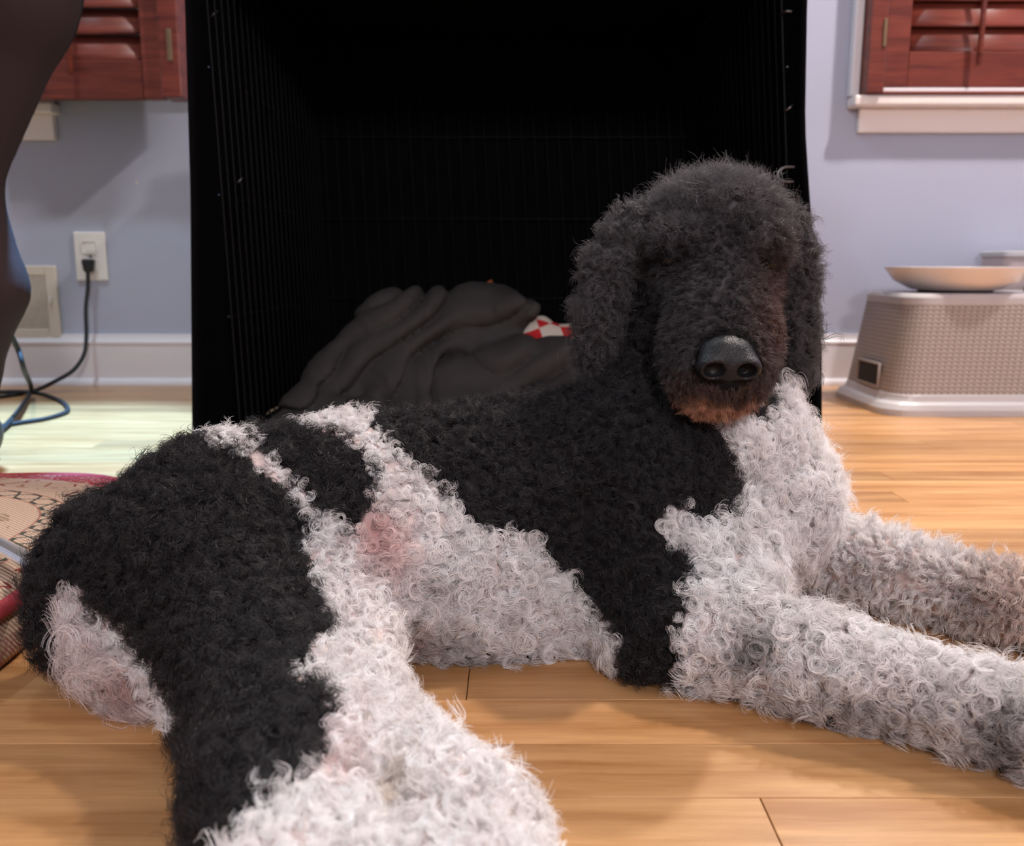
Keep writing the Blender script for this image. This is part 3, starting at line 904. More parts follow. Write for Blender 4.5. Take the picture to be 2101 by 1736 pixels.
# ------------------------------------------------------------------ tapestry cushion and clear strap
def tapestry():
    m, nt, b = new_mat('tapestry')
    N, L = nt.nodes.new, nt.links.new
    tc = N('ShaderNodeTexCoord'); sp = N('ShaderNodeSeparateXYZ'); L(tc.outputs['Object'], sp.inputs[0])
    def math_(op, a, bb=None, c=None):
        n = N('ShaderNodeMath'); n.operation = op
        for i, v in enumerate([a, bb, c]):
            if v is None: continue
            if isinstance(v, (int, float)): n.inputs[i].default_value = v
            else: L(v, n.inputs[i])
        return n.outputs[0]
    HX, HY = CU_HX, CU_HY
    x = math_('DIVIDE', math_('SUBTRACT', sp.outputs[0], .07), HX); y_ = math_('DIVIDE', math_('ADD', sp.outputs[1], .02), HY)
    ax, ay = math_('ABSOLUTE', x), math_('ABSOLUTE', y_)
    r = math_('POWER', math_('ADD', math_('POWER', ax, 3.0), math_('POWER', ay, 3.0)), 1 / 3.0)
    th = math_('ARCTAN2', y_, x)
    def band(lo, hi):
        return math_('MULTIPLY', math_('GREATER_THAN', r, lo), math_('LESS_THAN', r, hi))
    # woven ground
    wv = N('ShaderNodeTexWave'); wv.inputs['Scale'].default_value = 130; wv.bands_direction = 'DIAGONAL'; wv.inputs['Distortion'].default_value = .6
    L(tc.outputs['Object'], wv.inputs['Vector'])
    cr = N('ShaderNodeValToRGB')
    cr.color_ramp.elements[0].color = (.30, .20, .14, 1); cr.color_ramp.elements[1].color = (.50, .36, .27, 1); cr.color_ramp.elements[1].position = .45
    L(wv.outputs['Color'], cr.inputs[0])
    def over(base, fac, col):
        mx = N('ShaderNodeMix'); mx.data_type = 'RGBA'
        L(fac, mx.inputs['Factor']); L(base, mx.inputs[6]); mx.inputs[7].default_value = (*col, 1)
        return mx.outputs[2]
    c = cr.outputs[0]
    red = (.34, .045, .05); green = (.055, .060, .050); rust = (.22, .05, .04)
    # scattered motif in the field
    vo = N('ShaderNodeTexVoronoi'); vo.feature = 'DISTANCE_TO_EDGE'; vo.inputs['Scale'].default_value = 38
    L(tc.outputs['Object'], vo.inputs['Vector'])
    ns = N('ShaderNodeTexNoise'); ns.inputs['Scale'].default_value = 60; L(tc.outputs['Object'], ns.inputs['Vector'])
    top_only = math_('GREATER_THAN', sp.outputs[2], .05)
    motif = math_('MULTIPLY', math_('LESS_THAN', vo.outputs['Distance'], .045), math_('GREATER_THAN', ns.outputs['Fac'], .48))
    c = over(c, math_('MULTIPLY', math_('MULTIPLY', motif, top_only), band(.70, .84)), rust)
    ns2 = N('ShaderNodeTexNoise'); ns2.inputs['Scale'].default_value = 14; L(tc.outputs['Object'], ns2.inputs['Vector'])
    ck = N('ShaderNodeTexChecker'); ck.inputs['Scale'].default_value = 260; L(tc.outputs['Object'], ck.inputs[0])
    c = over(c, math_('MULTIPLY', math_('MULTIPLY', math_('GREATER_THAN', ns2.outputs['Fac'], .54), band(0, .50)), math_('MULTIPLY', ck.outputs['Fac'], .8)), (.17, .10, .05))
    # hexagon chain: two bounding lines that zigzag plus separators
    seg = math_('MULTIPLY', th, 44 / (2 * math.pi))
    tri = math_('ABSOLUTE', math_('SUBTRACT', math_('FRACT', seg), .5))      # 0..0.5
    hexw = math_('MULTIPLY', math_('MINIMUM', math_('MULTIPLY', math_('SUBTRACT', .5, tri), 3.5), 1.0), .034)
    dist = math_('ABSOLUTE', math_('SUBTRACT', r, .60))
    line = math_('LESS_THAN', math_('ABSOLUTE', math_('SUBTRACT', dist, hexw)), .007)
    c = over(c, math_('MULTIPLY', line, band(.53, .67)), green)
    sep = math_('MULTIPLY', math_('GREATER_THAN', tri, .46), math_('GREATER_THAN', dist, .0))
    c = over(c, math_('MULTIPLY', sep, band(.59, .61)), green)
    c = over(c, math_('MULTIPLY', band(.554, .560), .7), rust)
    c = over(c, math_('MULTIPLY', band(.639, .645), .7), rust)
    # red border
    rn = N('ShaderNodeTexNoise'); rn.inputs['Scale'].default_value = 220; L(tc.outputs['Object'], rn.inputs['Vector'])
    bord = math_('MULTIPLY', band(.86, 2.0), math_('GREATER_THAN', rn.outputs['Fac'], .40))
    side = math_('GREATER_THAN', sp.outputs[2], .030)
    c = over(c, math_('MULTIPLY', bord, side), (.32, .05, .055))
    low = math_('MULTIPLY', math_('LESS_THAN', sp.outputs[2], .030), math_('GREATER_THAN', rn.outputs['Fac'], .50))
    c = over(c, math_('MULTIPLY', low, .6), (.34, .12, .13))
    L(c, b.inputs['Base Color']); b.inputs['Roughness'].default_value = .9
    b.inputs['Specular IOR Level'].default_value = .15
    bp = N('ShaderNodeBump'); bp.inputs['Strength'].default_value = .5; bp.inputs['Distance'].default_value = .0015
    L(wv.outputs['Fac'], bp.inputs['Height']); L(bp.outputs[0], b.inputs['Normal'])
    return m
CU_HX, CU_HY, CU_T = .27, .265, .060
cu_c = Vector((-.655, .725, 0)); cu_a = math.radians(8)
M['tapestry'] = tapestry()
def se_pt(a, s=1.0, ex=4.5):
    ca, sa = math.cos(a), math.sin(a)
    k = (abs(ca) ** ex + abs(sa) ** ex) ** (-1 / ex)
    return (CU_HX * s * k * ca, CU_HY * s * k * sa)
na = 72
V, Fc = [], []
levels = [(.95, 0.0), (.99, .012), (1.0, .03), (.995, .048)]
top = [(.985, .056), (.95, .060), (.85, .064), (.7, .068), (.5, .070), (.3, .071), (.1, .071)]
allr = levels + top
for s_, z in allr:
    for k in range(na):
        x, y_ = se_pt(2 * math.pi * k / na, s_)
        V.append((x, y_, z + .004 * math.sin(x * 17 + 1) * math.sin(y_ * 13) * (z > .05)))
for i in range(len(allr) - 1):
    for k in range(na):
        Fc.append((i * na + k, i * na + (k + 1) % na, (i + 1) * na + (k + 1) % na, (i + 1) * na + k))
Fc.append(tuple(range(na))[::-1]); Fc.append(tuple((len(allr) - 1) * na + k for k in range(na)))
me = bpy.data.meshes.new('floor_cushion'); me.from_pydata(V, [], Fc); me.update()
me.polygons.foreach_set('use_smooth', [True] * len(me.polygons))
cush = tag(empty('floor_cushion', cu_c), 'tan tapestry cushion with red piping lying under the dog\'s tail', 'cushion')
cush.rotation_euler = (0, 0, cu_a)
o = bpy.data.objects.new('tapestry_cover', me); COL.objects.link(o); o.parent = cush; me.materials.append(M['tapestry'])
V, Fc = tube_np([(*se_pt(2 * math.pi * k / 96, 1.0), .052) for k in range(96)], .0065, 8, closed=True)
me = bpy.data.meshes.new('piping'); me.from_pydata(V.tolist(), [], Fc); me.update(); me.materials.append(M['piping'])
me.polygons.foreach_set('use_smooth', [True] * len(me.polygons))
o = bpy.data.objects.new('piping', me); COL.objects.link(o); o.parent = cush
# clear plastic strap lying across the cushion
m, nt, bs = new_mat('clear_vinyl')
bs.inputs['Base Color'].default_value = (.85, .82, .84, 1); bs.inputs['Roughness'].default_value = .12
bs.inputs['Transmission Weight'].default_value = .85; bs.inputs['IOR'].default_value = 1.3
pth = spline([F(-140, 1060, .085), F(-60, 1090, .082), F(20, 1128, .078), F(80, 1164, .074), F(112, 1190, .070), F(150, 1225, .060)], 6)
V, Fc = [], []
for i, p in enumerate(pth):
    w_ = .0095 if i < 22 else .0095 - .0005 * (i - 22)
    d = pth[min(i + 1, len(pth) - 1)] - pth[max(i - 1, 0)]
    nrm = np.array([-d[1], d[0], 0]); nrm /= np.linalg.norm(nrm)
    for s_, z in [(-1, 0), (-.5, .0025), (0, .003), (.5, .0025), (1, 0), (0, -.001)]:
        V.append(p + nrm * s_ * w_ + np.array([0, 0, z]))
for i in range(len(pth) - 1):
    for k in range(6): Fc.append((i * 6 + k, i * 6 + (k + 1) % 6, (i + 1) * 6 + (k + 1) % 6, (i + 1) * 6 + k))
Fc += [tuple(range(6))[::-1], tuple((len(pth) - 1) * 6 + k for k in range(6))]
o = from_np('plastic_strap', V, Fc, m, None, origin=F(0, 1120, .07))
tag(o, 'clear plastic strap lying across the tapestry cushion', 'strap')

# ------------------------------------------------------------------ person at the left edge
PY = 1.30
b = Blob()
kn = P(-92, 365, PY)
hip = kn + (P(20, 0, PY) - P(-92, 365, PY)) * 1.75
ank = P(-82, 870, PY)
b.chain([(hip, .088), (P(20, 0, PY), .080), (kn, .056)], 'leg', .03)
b.chain([(kn, .054), (P(-42, 590, PY), .062), (P(-72, 770, PY), .044), (ank, .036)], 'leg', .02)
off = Vector((-.24, .06, 0))
b.chain([(hip + Vector((-.17, 0, .02)), .09), (kn + off, .056), (ank + off + Vector((.02, 0, .19)), .060), (ank + off, .036)], 'leg', .03)
pel = hip + Vector((-.085, .01, .09))
b.cone(pel + Vector((.06, 0, 0)), pel + Vector((-.06, 0, 0)), .115, .115, 'leg', .05)
V, fc = b.mesh(.011)
person = tag(empty('person', (ank.x - .1, PY, 0)), 'person standing at the left edge in dark brown trousers, facing away', 'person')
# body below the clothes: one continuous figure
b = Blob()
chest = pel + Vector((-.02, -.02, .40))
neck = chest + Vector((0, -.01, .17))
head = neck + Vector((0, -.03, .17))
b.cone(pel + Vector((0, 0, .02)), chest, .10, .115, 'b', .05)
b.cone(chest + Vector((.12, 0, .06)), chest + Vector((-.12, 0, .06)), .06, .06, 'b', .06)
b.cone(neck + Vector((0, 0, -.06)), neck + Vector((0, 0, .08)), .052, .05, 'b', .03)
b.ell(head, (.075, .09, .105), 'b', .03)
b.cone(head + Vector((.0, -.085, -.01)), head + Vector((.0, -.10, -.03)), .010, .014, 'b', .012)
b.ell(head + Vector((0, -.07, -.075)), (.035, .03, .025), 'b', .03)
for s_ in (-1, 1):
    sh_ = chest + Vector((s_ * .175, 0, .06))
    el = sh_ + Vector((s_ * .05, .03, -.29))
    wr = el + Vector((-s_ * .02, -.12, -.21))
    b.chain([(sh_, .052), (el, .040), (wr, .027)], 'b', .03)
    pm = wr + Vector((0, -.035, -.055))
    b.cone(wr, pm, .026, .028, 'b', .02)
    for q in range(4):
        f0 = pm + Vector(((q - 1.5) * .017, -.012, -.02))
        ln = [.062, .072, .068, .052][q]
        f1 = f0 + Vector((0, -.012, -ln * .55)); f2 = f1 + Vector((0, .008, -ln * .45))
        b.chain([(f0, .0095), (f1, .0085), (f2, .007)], 'b', .006)
    th0 = wr + Vector((-s_ * .022, -.03, -.035)); th1 = th0 + Vector((-s_ * .022, -.02, -.03)); th2 = th1 + Vector((-s_ * .004, -.008, -.026))
    b.chain([(th0, .012), (th1, .010), (th2, .008)], 'b', .008)
    aa = ank + (off if s_ < 0 else Vector((0, 0, 0)))
    b.cone(aa + Vector((0, 0, .02)), Vector((aa.x, aa.y, .05)), .03, .03, 'b', .02)
    b.cone(Vector((aa.x, aa.y + .02, .035)), Vector((aa.x - .01, aa.y - .14, .025)), .032, .026, 'b', .02)
Vb, fb = b.mesh(.0085, zmin=.002)
from_np('body', Vb, fb, M['skin'], person)
from_np('trousers', V, fc, M['trouser'], person)
b = Blob()
b.cone(pel + Vector((0, 0, .06)), chest, .118, .130, 'b', .05)
b.cone(chest + Vector((.12, 0, .06)), chest + Vector((-.12, 0, .06)), .075, .075, 'b', .06)
for s_ in (-1, 1):
    sh_ = chest + Vector((s_ * .175, 0, .06)); el = sh_ + Vector((s_ * .05, .03, -.29)); wr = el + Vector((-s_ * .02, -.12, -.21))
    b.chain([(sh_, .066), (el, .052), (el + (wr - el) * .85, .038)], 'b', .03)
Vb, fb = b.mesh(.012)
from_np('sweater', Vb, fb, M['top_cloth'], person)
b = Blob()
b.ell(head + Vector((0, .018, .025)), (.086, .092, .10), 'b', .02)
b.cone(head + Vector((0, .06, 0)), head + Vector((0, .07, -.16)), .07, .04, 'b', .03)
Vb, fb = b.mesh(.012)
from_np('hair', Vb, fb, M['hair'], person)
for s_ in (0, 1):
    aa = ank + (off if s_ else Vector((0, 0, 0)))
    b = Blob()
    b.cone(Vector((aa.x, aa.y + .025, .04)), Vector((aa.x - .01, aa.y - .15, .028)), .042, .034, 'b', .02)
    b.cone(Vector((aa.x, aa.y + .01, .05)), Vector((aa.x, aa.y, .085)), .042, .042, 'b', .02)
    Vb, fb = b.mesh(.009, zmin=.0015)
    from_np('shoe', Vb, fb, M['shoe'], person)

# ------------------------------------------------------------------ the dog
D = Blob()
# trunk
D.chain([(P(1275, 1000, .735), .084), (P(1100, 1040, .735), .082), (P(950, 1062, .725), .082), (P(730, 1060, .695), .074), (P(500, 1085, .655), .066)], 'trunk', .03)
D.ell(P(395, 1165, .625), (.074, .072, .070), 'trunk', .03)
D.cone(P(470, 1090, .65), P(400, 1180, .615), .066, .062, 'trunk', .03)
D.chain([(P(760, 1160, .64), .050), (P(1000, 1205, .685), .055), (P(1230, 1220, .69), .055)], 'trunk', .04)
# neck and chest
D.cone(P(1435, 640, .80), P(1375, 930, .765), .056, .082, 'neck', .03)
D.cone(P(1500, 830, .79), P(1560, 1020, .75), .048, .060, 'chest', .03)
D.cone(P(1450, 980, .745), P(1520, 1100, .725), .070, .045, 'chest', .03)
# near shoulder, upper arm, foreleg
D.cone(P(1335, 1050, .69), P(1345, 1325, .615), .056, .030, 'fore_near', .03)
D.chain([(P(1345, 1330, .615), .030), (PZ(1430, .60, .036), .031), (PZ(1700, .552, .033), .0275), (PZ(2000, .503, .029), .0205), (PZ(2150, .480, .029), .022), (PZ(2260, .463, .024), .024), (PZ(2330, .452, .018), .016)], 'fore_near', .012)
D.cone(P(1480, 1110, .69), PZ(1500, .60, .035), .045, .026, 'fore_near', .02)
# far foreleg
D.chain([(P(1600, 1010, .79), .048), (PZ(1625, .785, .045), .036), (PZ(1800, .742, .033), .0295), (PZ(2050, .672, .030), .026), (PZ(2250, .625, .029), .026), (PZ(2340, .605, .024), .027), (PZ(2400, .592, .017), .016)], 'fore_far', .015)
# near hind leg, thigh to paw, reaching towards the viewer
D.chain([(P(430, 1210, .60), .068), (P(545, 1410, .515), .047), (P(608, 1640, .395), .041), (PZ(640, .30, .040), .034), (PZ(660, .25, .028), .028), (PZ(670, .215, .02), .018)], 'hind_near', .025)
# other hind leg beside it
D.chain([(P(680, 1200, .62), .044), (P(692, 1340, .555), .034), (P(715, 1480, .485), .031), (P(785, 1600, .430), .034), (P(915, 1760, .370), .041), (PZ(960, .30, .038), .033), (PZ(950, .25, .028), .027), (PZ(960, .215, .02), .018)], 'hind_far', .016)
# haunch resting on the floor and tail
D.chain([(PZ(235, .590, .055), .030), (PZ(290, .575, .036), .031), (PZ(370, .560, .028), .026)], 'haunch', .015)
D.chain([(P(215, 1110, .625), .032), (P(160, 1190, .602), .026), (P(135, 1290, .588), .018), (P(140, 1340, .585), .010)], 'tail', .015)
# head
HD = 'head'
D.ell(P(1466, 520, .80), (.059, .066, .056), HD, .02)
D.ell(P(1468, 448, .79), (.047, .050, .030), HD, .02)
D.ell(P(1458, 580, .775), (.050, .055, .048), HD, .02)
D.chain([(P(1470, 590, .745), .045), (P(1482, 680, .695), .037), (P(1488, 738, .655), .0295)], 'muzzle', .018)
D.cone(P(1450, 720, .690), P(1455, 765, .668), .036, .031, 'lip', .012)
D.cone(P(1500, 720, .690), P(1510, 765, .668), .034, .026, 'lip', .012)
D.cone(P(1452, 740, .720), P(1470, 800, .672), .034, .0175, 'jaw', .010)
D.ell(P(1385, 490, .735), (.020, .016, .011), HD, .012)
D.ell(P(1565, 498, .735), (.020, .016, .011), HD, .012)
D.ell(P(1378, 532, .722), (.015, .013, .010), HD, .008, sub=True)
D.ell(P(1572, 540, .722), (.015, .013, .010), HD, .008, sub=True)
# ears
D.chain([(P(1298, 470, .79), .015), (P(1248, 545, .775), .0145), (P(1222, 650, .765), .0130), (P(1226, 765, .765), .010)], 'ear', .005)

D.chain([(P(1610, 470, .80), .014), (P(1630, 545, .79), .0135), (P(1635, 660, .785), .0110), (P(1637, 768, .785), .008)], 'ear', .005)

VOX = .0045
DV, DF = D.mesh(VOX, zmin=.003)
DQ = np.array(DF)
parts, lab = D.labels(DV)

def project(p):
    rel = p - np.array([0, 0, CAM_H])
    dep = rel[:, 1] * CT - rel[:, 2] * ST
    up = rel[:, 1] * ST + rel[:, 2] * CT
    return IW / 2 + rel[:, 0] / dep * FPX, IH / 2 - up / dep * FPX

def inside(px, py, poly):
    r = np.zeros(len(px), bool)
    n = len(poly)
    for i in range(n):
        x1, y1 = poly[i]; x2, y2 = poly[(i + 1) % n]
        c = ((y1 > py) != (y2 > py)) & (px < (x2 - x1) * (py - y1) / (y2 - y1 + 1e-9) + x1)
        r ^= c
    return r

# black markings of the coat, described on the dog's side
RUMP = [(405, 895), (455, 918), (520, 948), (560, 985), (632, 1055), (690, 1112), (708, 1170), (712, 1240), (690, 1295), (640, 1315), (615, 1390), (610, 1420), (655, 1425), (678, 1460), (665, 1540), (625, 1600), (560, 1650), (500, 1720), (440, 1800), (300, 1800), (330, 1500), (390, 1480), (330, 1385), (285, 1320), (245, 1270), (190, 1235), (150, 1250), (125, 1330), (60, 1400), (40, 1100), (200, 900)]
SADDLE = [(470, 860), (600, 868), (625, 884), (690, 893), (738, 925), (766, 975), (750, 1055), (728, 1090), (655, 1040), (585, 972), (535, 925)]
BACK = [(752, 860), (760, 700), (1160, 560), (1300, 480), (1640, 480), (1640, 770), (1530, 800), (1458, 848), (1495, 925), (1515, 1000), (1502, 1058), (1440, 1072), (1372, 1035), (1345, 1085), (1400, 1125), (1425, 1195), (1402, 1280), (1402, 1350), (1395, 1440), (1330, 1440), (1285, 1385), (1268, 1290), (1200, 1225), (1130, 1150), (1090, 1092), (975, 1082), (930, 1035), (870, 970), (800, 925)]
BIB = [(1525, 835), (1585, 785), (1590, 850), (1545, 875)]
BLACK = np.array([.020, .0173, .0188]); WHITE = np.array([.93, .885, .87]); GREY = np.array([.16, .145, .145])
PINK = np.array([.66, .42, .40]); TAN = np.array([.42, .30, .20])

def gauss(px, py, cx, cy, rx_, ry_):
    return np.exp(-(((px - cx) / rx_) ** 2 + ((py - cy) / ry_) ** 2))

def coat(p, part_idx, jit=0.0):
    """colour, and 0..1 blackness, for points on the dog"""
    px, py = project(p)
    n = len(p)
    if jit:
        px = px + RNG.normal(0, jit, n); py = py + RNG.normal(0, jit, n)
    name = np.array(parts)[part_idx]
    blk = inside(px, py, RUMP) | inside(px, py, SADDLE) | inside(px, py, BACK) | inside(px, py, BIB)
    blk &= ~np.isin(name, ['haunch', 'fore_far', 'hind_far'])
    blk |= (name == 'tail')
    hd = np.isin(name, ['head', 'ear', 'muzzle', 'lip', 'jaw'])
    col = np.tile(WHITE, (n, 1))
    def mixc(w, c):
        nonlocal col
        col = col * (1 - w[:, None]) + c[None, :] * w[:, None]
    mixc(np.clip(gauss(px, py, 790, 1130, 55, 70) * .75 + gauss(px, py, 760, 1080, 40, 40) * .5, 0, 1), PINK)
    mixc(gauss(px, py, 858, 1300, 34, 30) * .8, np.array([.30, .13, .09]))
    mixc(np.clip(gauss(px, py, 700, 1490, 60, 60) + gauss(px, py, 690, 1580, 60, 60), 0, 1) * .25, PINK)
    mixc((name == 'haunch') * .25 * np.ones(n), PINK)
    mixc((name == 'haunch') * gauss(px, py, 290, 1390, 60, 45) * .7, np.array([.42, .20, .16]))
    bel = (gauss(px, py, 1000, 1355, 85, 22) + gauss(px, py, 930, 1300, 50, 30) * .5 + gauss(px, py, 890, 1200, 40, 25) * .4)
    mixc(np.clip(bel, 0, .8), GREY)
    mixc(np.clip(gauss(px, py, 800, 1620, 50, 55) * .55 + gauss(px, py, 780, 1690, 45, 50) * .5, 0, 1) * (name == 'hind_far'), TAN)
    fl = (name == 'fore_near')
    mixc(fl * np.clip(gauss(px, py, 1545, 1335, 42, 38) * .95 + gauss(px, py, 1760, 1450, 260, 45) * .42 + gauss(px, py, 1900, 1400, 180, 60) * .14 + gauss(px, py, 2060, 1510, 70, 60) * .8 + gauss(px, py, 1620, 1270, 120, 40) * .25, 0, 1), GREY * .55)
    ff = (name == 'fore_far')
    mixc(ff * np.clip(gauss(px, py, 2010, 1230, 60, 50) * .6 + gauss(px, py, 1820, 1165, 170, 40) * .30, 0, 1), GREY)
    mixc(ff * np.clip((px - 1950) / 300, 0, .45), np.array([.45, .28, .20]))
    col[blk] = BLACK
    # slightly warm tips on the rump
    col[hd] = np.array([.048, .042, .044])
    crown_lit = (np.clip((500 - py) / 110, 0, 1) * (name == 'head'))[:, None]  # greyer crown hair, raised further to paint in light from above
    col = col * (1 - crown_lit) + np.array([.12, .108, .110]) * crown_lit
    col[name == 'ear'] = np.array([.095, .086, .088])
    r = np.clip(gauss(px, py, 1590, 650, 45, 120), 0, 1)
    col = np.where((hd & (name != 'ear'))[:, None], col * (1 - r[:, None] * .75) + np.array([.10, .040, .026]) * r[:, None] * .75, col)
    mz = np.isin(name, ['muzzle', 'lip', 'jaw'])
    low = np.clip((py - 745) / 85, 0, 1) * mz
    col = col * (1 - low[:, None]) + np.array([.085, .042, .028]) * low[:, None]
    lowest = np.clip((py - 812) / 20, 0, 1) * np.isin(name, ['jaw', 'lip']) * (px < 1560)
    col = col * (1 - lowest[:, None]) + np.array([.46, .25, .165]) * lowest[:, None]
    return col, blk | hd, name, px, py

# body mesh colour, with some shade painted in
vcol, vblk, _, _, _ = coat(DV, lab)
vcol[~vblk] *= np.array([.68, .58, .56])      # grey-pink skin under the white coat, darkened as shade between curls
vcol[np.linalg.norm((DV - np.array(P(1494, 738, .635))) / np.array([.026, .026, .024]), axis=1) < 1] = np.array([.008, .007, .007])  # muzzle skin blackened as painted shade inside the nostrils
m, nt, bs = new_mat('dog_skin')
at = nt.nodes.new('ShaderNodeAttribute'); at.attribute_name = 'coat'
nt.links.new(at.outputs['Color'], bs.inputs['Base Color'])
bs.inputs['Roughness'].default_value = .9; bs.inputs['Specular IOR Level'].default_value = .1
M['dog_skin'] = m
dog_o = Vector((.05, .70, 0.0))
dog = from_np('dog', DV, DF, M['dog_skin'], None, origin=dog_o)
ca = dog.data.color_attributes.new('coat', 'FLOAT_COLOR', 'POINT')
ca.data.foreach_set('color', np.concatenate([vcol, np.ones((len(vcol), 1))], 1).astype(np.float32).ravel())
tag(dog, 'large curly black and white dog lying on the wood floor facing right', 'dog')

# nose
b = Blob()
nc = P(1494, 738, .6290)
b.ell(nc + Vector((0, .006, .003)), (.0200, .016, .0145), k=.008)
b.ell(nc + Vector((-.012, -.002, -.005)), (.0115, .012, .0095), k=.006)
b.ell(nc + Vector((.012, -.002, -.005)), (.0115, .012, .0095), k=.006)
b.cone(nc + Vector((0, .002, -.008)), nc + Vector((-.001, .010, -.018)), .009, .006, k=.006)
b.ell(nc + Vector((-.0115, -.0135, -.0075)), (.0084, .0125, .0066), k=.003, sub=True)
b.ell(nc + Vector((.0115, -.0135, -.0075)), (.0072, .0125, .0060), k=.003, sub=True)
b.cone(nc + Vector((-.001, -.016, -.010)), nc + Vector((-.001, -.004, -.032)), .0014, .0016, k=.002, sub=True)
V, fc = b.mesh(.0011)
from_np('nose', V, fc, M['nose'], dog, origin=nc)
for px, py in ((1378, 531), (1572, 539)):
    c = P(px, py, .741)
    V, Fc = lathe_np([(.0100 * math.sin(a), -.0100 * math.cos(a)) for a in [math.pi * i / 12 for i in range(13)]], c, 20)
    from_np('eye', V, Fc, M['eye'], dog, origin=c)

# ---- the coat: curls grown from the skin
tris = np.concatenate([DQ[:, [0, 1, 2]], DQ[:, [0, 2, 3]]], 0)
A, B_, C_ = DV[tris[:, 0]], DV[tris[:, 1]], DV[tris[:, 2]]
cr_ = np.cross(B_ - A, C_ - A)
area = np.linalg.norm(cr_, axis=1) / 2
tn = cr_ / (2 * area[:, None] + 1e-15)
vn = np.zeros_like(DV)
for j in range(3): np.add.at(vn, tris[:, j], cr_)
vn /= np.linalg.norm(vn, axis=1)[:, None] + 1e-12
view = np.array([0, 0, CAM_H]) - (A + B_ + C_) / 3
view /= np.linalg.norm(view, axis=1)[:, None]
facing = np.einsum('ij,ij->i', tn, view)
# the far side of the coat needs fewer strands
wgt = area * np.where(facing > -.35, 1.0, .35)
wgt[((A + B_ + C_) / 3)[:, 2] < .008] *= .3
tpart = lab[tris[:, 0]]

def fur_curves(name, root, nrm, col, L, R, turns, lean, nper, rad, K, spread, fuzz):
    """every root grows nper strands that follow one curl; arrays per root"""
    n = len(root)
    up = np.where(np.abs(nrm[:, 2:3]) < .9, np.array([[0, 0, 1.0]]), np.array([[1.0, 0, 0]]))
    e1 = np.cross(nrm, up); e1 /= np.linalg.norm(e1, axis=1)[:, None]
    e2 = np.cross(nrm, e1)
    # curl axis: normal, leaning with the flow plus random
    ra = RNG.uniform(0, 2 * np.pi, n)
    axis = nrm + lean + .55 * (np.cos(ra)[:, None] * e1 + np.sin(ra)[:, None] * e2)
    axis /= np.linalg.norm(axis, axis=1)[:, None]
    f1 = np.cross(axis, e1); f1 /= np.linalg.norm(f1, axis=1)[:, None]
    f2 = np.cross(axis, f1)
    ph = RNG.uniform(0, 2 * np.pi, n)
    hand = np.where(RNG.random(n) < .5, -1.0, 1.0)
    N = n * nper
    rep = lambda a: np.repeat(a, nper, axis=0)
    t = np.linspace(0, 1, K)
    j1, j2 = RNG.normal(0, 1, N), RNG.normal(0, 1, N)
    base = rep(root) + rep(e1) * (j1 * spread)[:, None] + rep(e2) * (j2 * spread)[:, None]
    Ls = rep(L) * RNG.uniform(.75, 1.15, N)
    Rs = rep(R) * RNG.uniform(.75, 1.2, N)
    tu = rep(turns) * RNG.uniform(.9, 1.1, N)
    phs = rep(ph) + RNG.normal(0, .16, N)
    hd_ = rep(hand)
    axr = rep(axis) + RNG.normal(0, fuzz, (N, 3))
    f1r, f2r = rep(f1), rep(f2)
    w1 = j1 * spread * .55; w2 = j2 * spread * .55
    pos = np.empty((N, K, 3), np.float32)
    for k in range(K):
        s_ = t[k]
        grow = min(1.0, s_ * 2.2)
        a_ = phs + hd_ * tu * 2 * np.pi * s_
        rr_ = Rs * grow
        conv = 1 - .75 * s_
        c1, c2 = np.cos(a_) * rr_ - np.cos(phs) * rr_ * .0, np.sin(a_) * rr_
        pos[:, k] = (base + axr * (Ls * (s_ ** .85))[:, None] + f1r * c1[:, None] + f2r * c2[:, None]
                     - rep(e1) * (w1 * (1 - conv))[:, None] - rep(e2) * (w2 * (1 - conv))[:, None])
    pos[:, :, 2] = np.maximum(pos[:, :, 2], .0012)
    cu = bpy.data.hair_curves.new(name)
    cu.add_curves([K] * N)
    cu.attributes['position'].data.foreach_set('vector', (pos - np.array(dog_o, np.float32)).ravel())
    rd = cu.attributes.new('radius', 'FLOAT', 'POINT')
    prof = np.interp(t, [0, .6, 1], [1.0, .9, .35])
    rv = (np.full(N, rad)[:, None] if np.isscalar(rad) else rep(rad)[:, None]) * prof[None, :]
    rd.data.foreach_set('value', rv.astype(np.float32).ravel())
    cc = cu.attributes.new('coat', 'FLOAT_COLOR', 'CURVE')
    cl = np.clip(rep(col * np.exp(RNG.normal(0, .16, n))[:, None]) * RNG.uniform(.80, 1.15, N)[:, None], 0, .95)
    cc.data.foreach_set('color', np.concatenate([cl, np.ones((N, 1))], 1).astype(np.float32).ravel())
    o = bpy.data.objects.new(name, cu)
    COL.objects.link(o); o.parent = dog
    cu.materials.append(M['fur'])
    return o

m, nt, bs = new_mat('fur')
at = nt.nodes.new('ShaderNodeAttribute'); at.attribute_name = 'coat'
nt.links.new(at.outputs['Color'], bs.inputs['Base Color'])
bs.inputs['Roughness'].default_value = .40
bs.inputs['Specular IOR Level'].default_value = .5
tr_ = nt.nodes.new('ShaderNodeBsdfTranslucent'); mx_ = nt.nodes.new('ShaderNodeMixShader'); mx_.inputs[0].default_value = .32
nt.links.new(at.outputs['Color'], tr_.inputs['Color'])
nt.links.new(bs.outputs[0], mx_.inputs[1]); nt.links.new(tr_.outputs[0], mx_.inputs[2])
nt.links.new(mx_.outputs[0], nt.nodes['Material Output'].inputs['Surface'])
M['fur'] = m

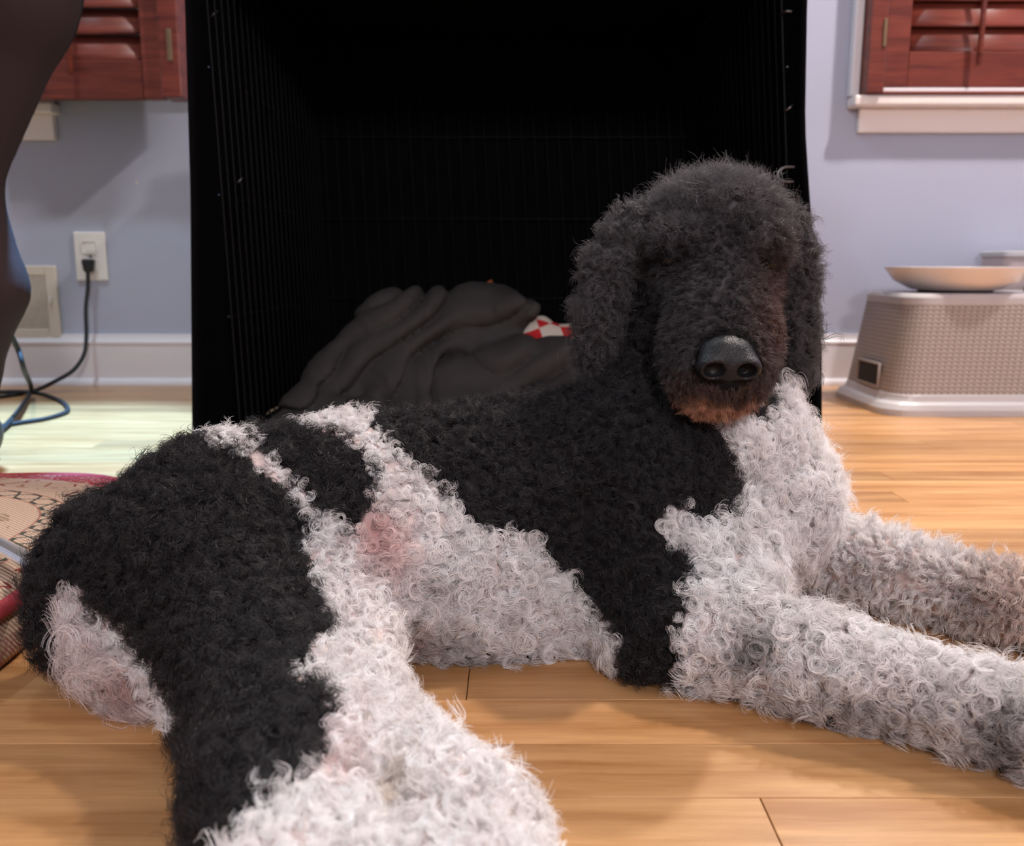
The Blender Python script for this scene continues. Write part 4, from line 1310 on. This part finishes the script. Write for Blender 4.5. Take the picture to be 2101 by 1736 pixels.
def sample(count, mask):
    w = wgt * mask
    w = w / w.sum()
    ti = RNG.choice(len(tris), count, p=w)
    u, v = RNG.random(count), RNG.random(count)
    f = u + v > 1
    u[f], v[f] = 1 - u[f], 1 - v[f]
    T = tris[ti]
    p = DV[T[:, 0]] * (1 - u - v)[:, None] + DV[T[:, 1]] * u[:, None] + DV[T[:, 2]] * v[:, None]
    n_ = vn[T[:, 0]] * (1 - u - v)[:, None] + vn[T[:, 1]] * u[:, None] + vn[T[:, 2]] * v[:, None]
    n_ /= np.linalg.norm(n_, axis=1)[:, None]
    return p, n_, tpart[ti]

hd_names = ['head', 'ear', 'muzzle', 'lip', 'jaw']
tri_head = np.isin(np.array(parts)[tpart], hd_names)
DENS = 56000
cnt = int(DENS * wgt[~tri_head].sum())
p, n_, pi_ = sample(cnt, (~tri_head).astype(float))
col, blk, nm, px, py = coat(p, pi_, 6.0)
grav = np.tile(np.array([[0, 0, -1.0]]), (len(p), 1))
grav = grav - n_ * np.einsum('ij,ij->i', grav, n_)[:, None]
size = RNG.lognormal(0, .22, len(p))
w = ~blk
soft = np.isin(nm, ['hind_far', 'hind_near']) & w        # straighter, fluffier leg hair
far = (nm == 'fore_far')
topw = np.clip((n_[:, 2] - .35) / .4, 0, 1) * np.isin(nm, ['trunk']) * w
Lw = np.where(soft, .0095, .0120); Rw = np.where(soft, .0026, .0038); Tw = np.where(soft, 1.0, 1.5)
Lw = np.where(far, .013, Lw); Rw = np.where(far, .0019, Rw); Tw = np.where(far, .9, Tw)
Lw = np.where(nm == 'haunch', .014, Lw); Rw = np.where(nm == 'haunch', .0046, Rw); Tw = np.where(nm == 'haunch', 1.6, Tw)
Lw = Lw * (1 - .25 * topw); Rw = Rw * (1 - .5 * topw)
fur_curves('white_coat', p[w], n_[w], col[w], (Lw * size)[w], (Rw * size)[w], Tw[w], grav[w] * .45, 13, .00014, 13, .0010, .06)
w = blk
fur_curves('black_coat', p[w], n_[w], col[w], (.0100 * size)[w], (.0026 * size)[w], np.full(w.sum(), 1.5), grav[w] * .25, 10, .00014, 12, .0013, .10)

hdens = 100000
cnt = int(hdens * wgt[tri_head].sum())
p, n_, pi_ = sample(cnt, tri_head.astype(float))
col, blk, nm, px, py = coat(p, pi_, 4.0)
keep = np.linalg.norm((p - np.array(nc)) / np.array([.024, .020, .021]), axis=1) > 1.0
for ex, ey in ((1378, 531), (1572, 539)):
    keep &= np.hypot(px - ex, (py - ey) * 1.6) > 3
p, n_, col, nm, px, py = p[keep], n_[keep], col[keep], nm[keep], px[keep], py[keep]
grav = np.tile(np.array([[0, 0, -1.0]]), (len(p), 1)); grav = grav - n_ * np.einsum('ij,ij->i', grav, n_)[:, None]
size = RNG.lognormal(0, .2, len(p))
top_ = np.clip((560 - py) / 140, 0, 1)
ear = nm == 'ear'; mz = np.isin(nm, ['muzzle', 'lip', 'jaw'])
L = np.where(ear, .0155, np.where(mz, .0065, .0075 + .0065 * top_))
R = np.where(ear, .0027, np.where(mz, .0010, .0017 + .0010 * top_))
T = np.where(ear, 1.3, np.where(mz, .6, .9))
lean = np.where(ear, 1.1, np.where(mz, .9, .8 - .8 * top_))
e_ = ear
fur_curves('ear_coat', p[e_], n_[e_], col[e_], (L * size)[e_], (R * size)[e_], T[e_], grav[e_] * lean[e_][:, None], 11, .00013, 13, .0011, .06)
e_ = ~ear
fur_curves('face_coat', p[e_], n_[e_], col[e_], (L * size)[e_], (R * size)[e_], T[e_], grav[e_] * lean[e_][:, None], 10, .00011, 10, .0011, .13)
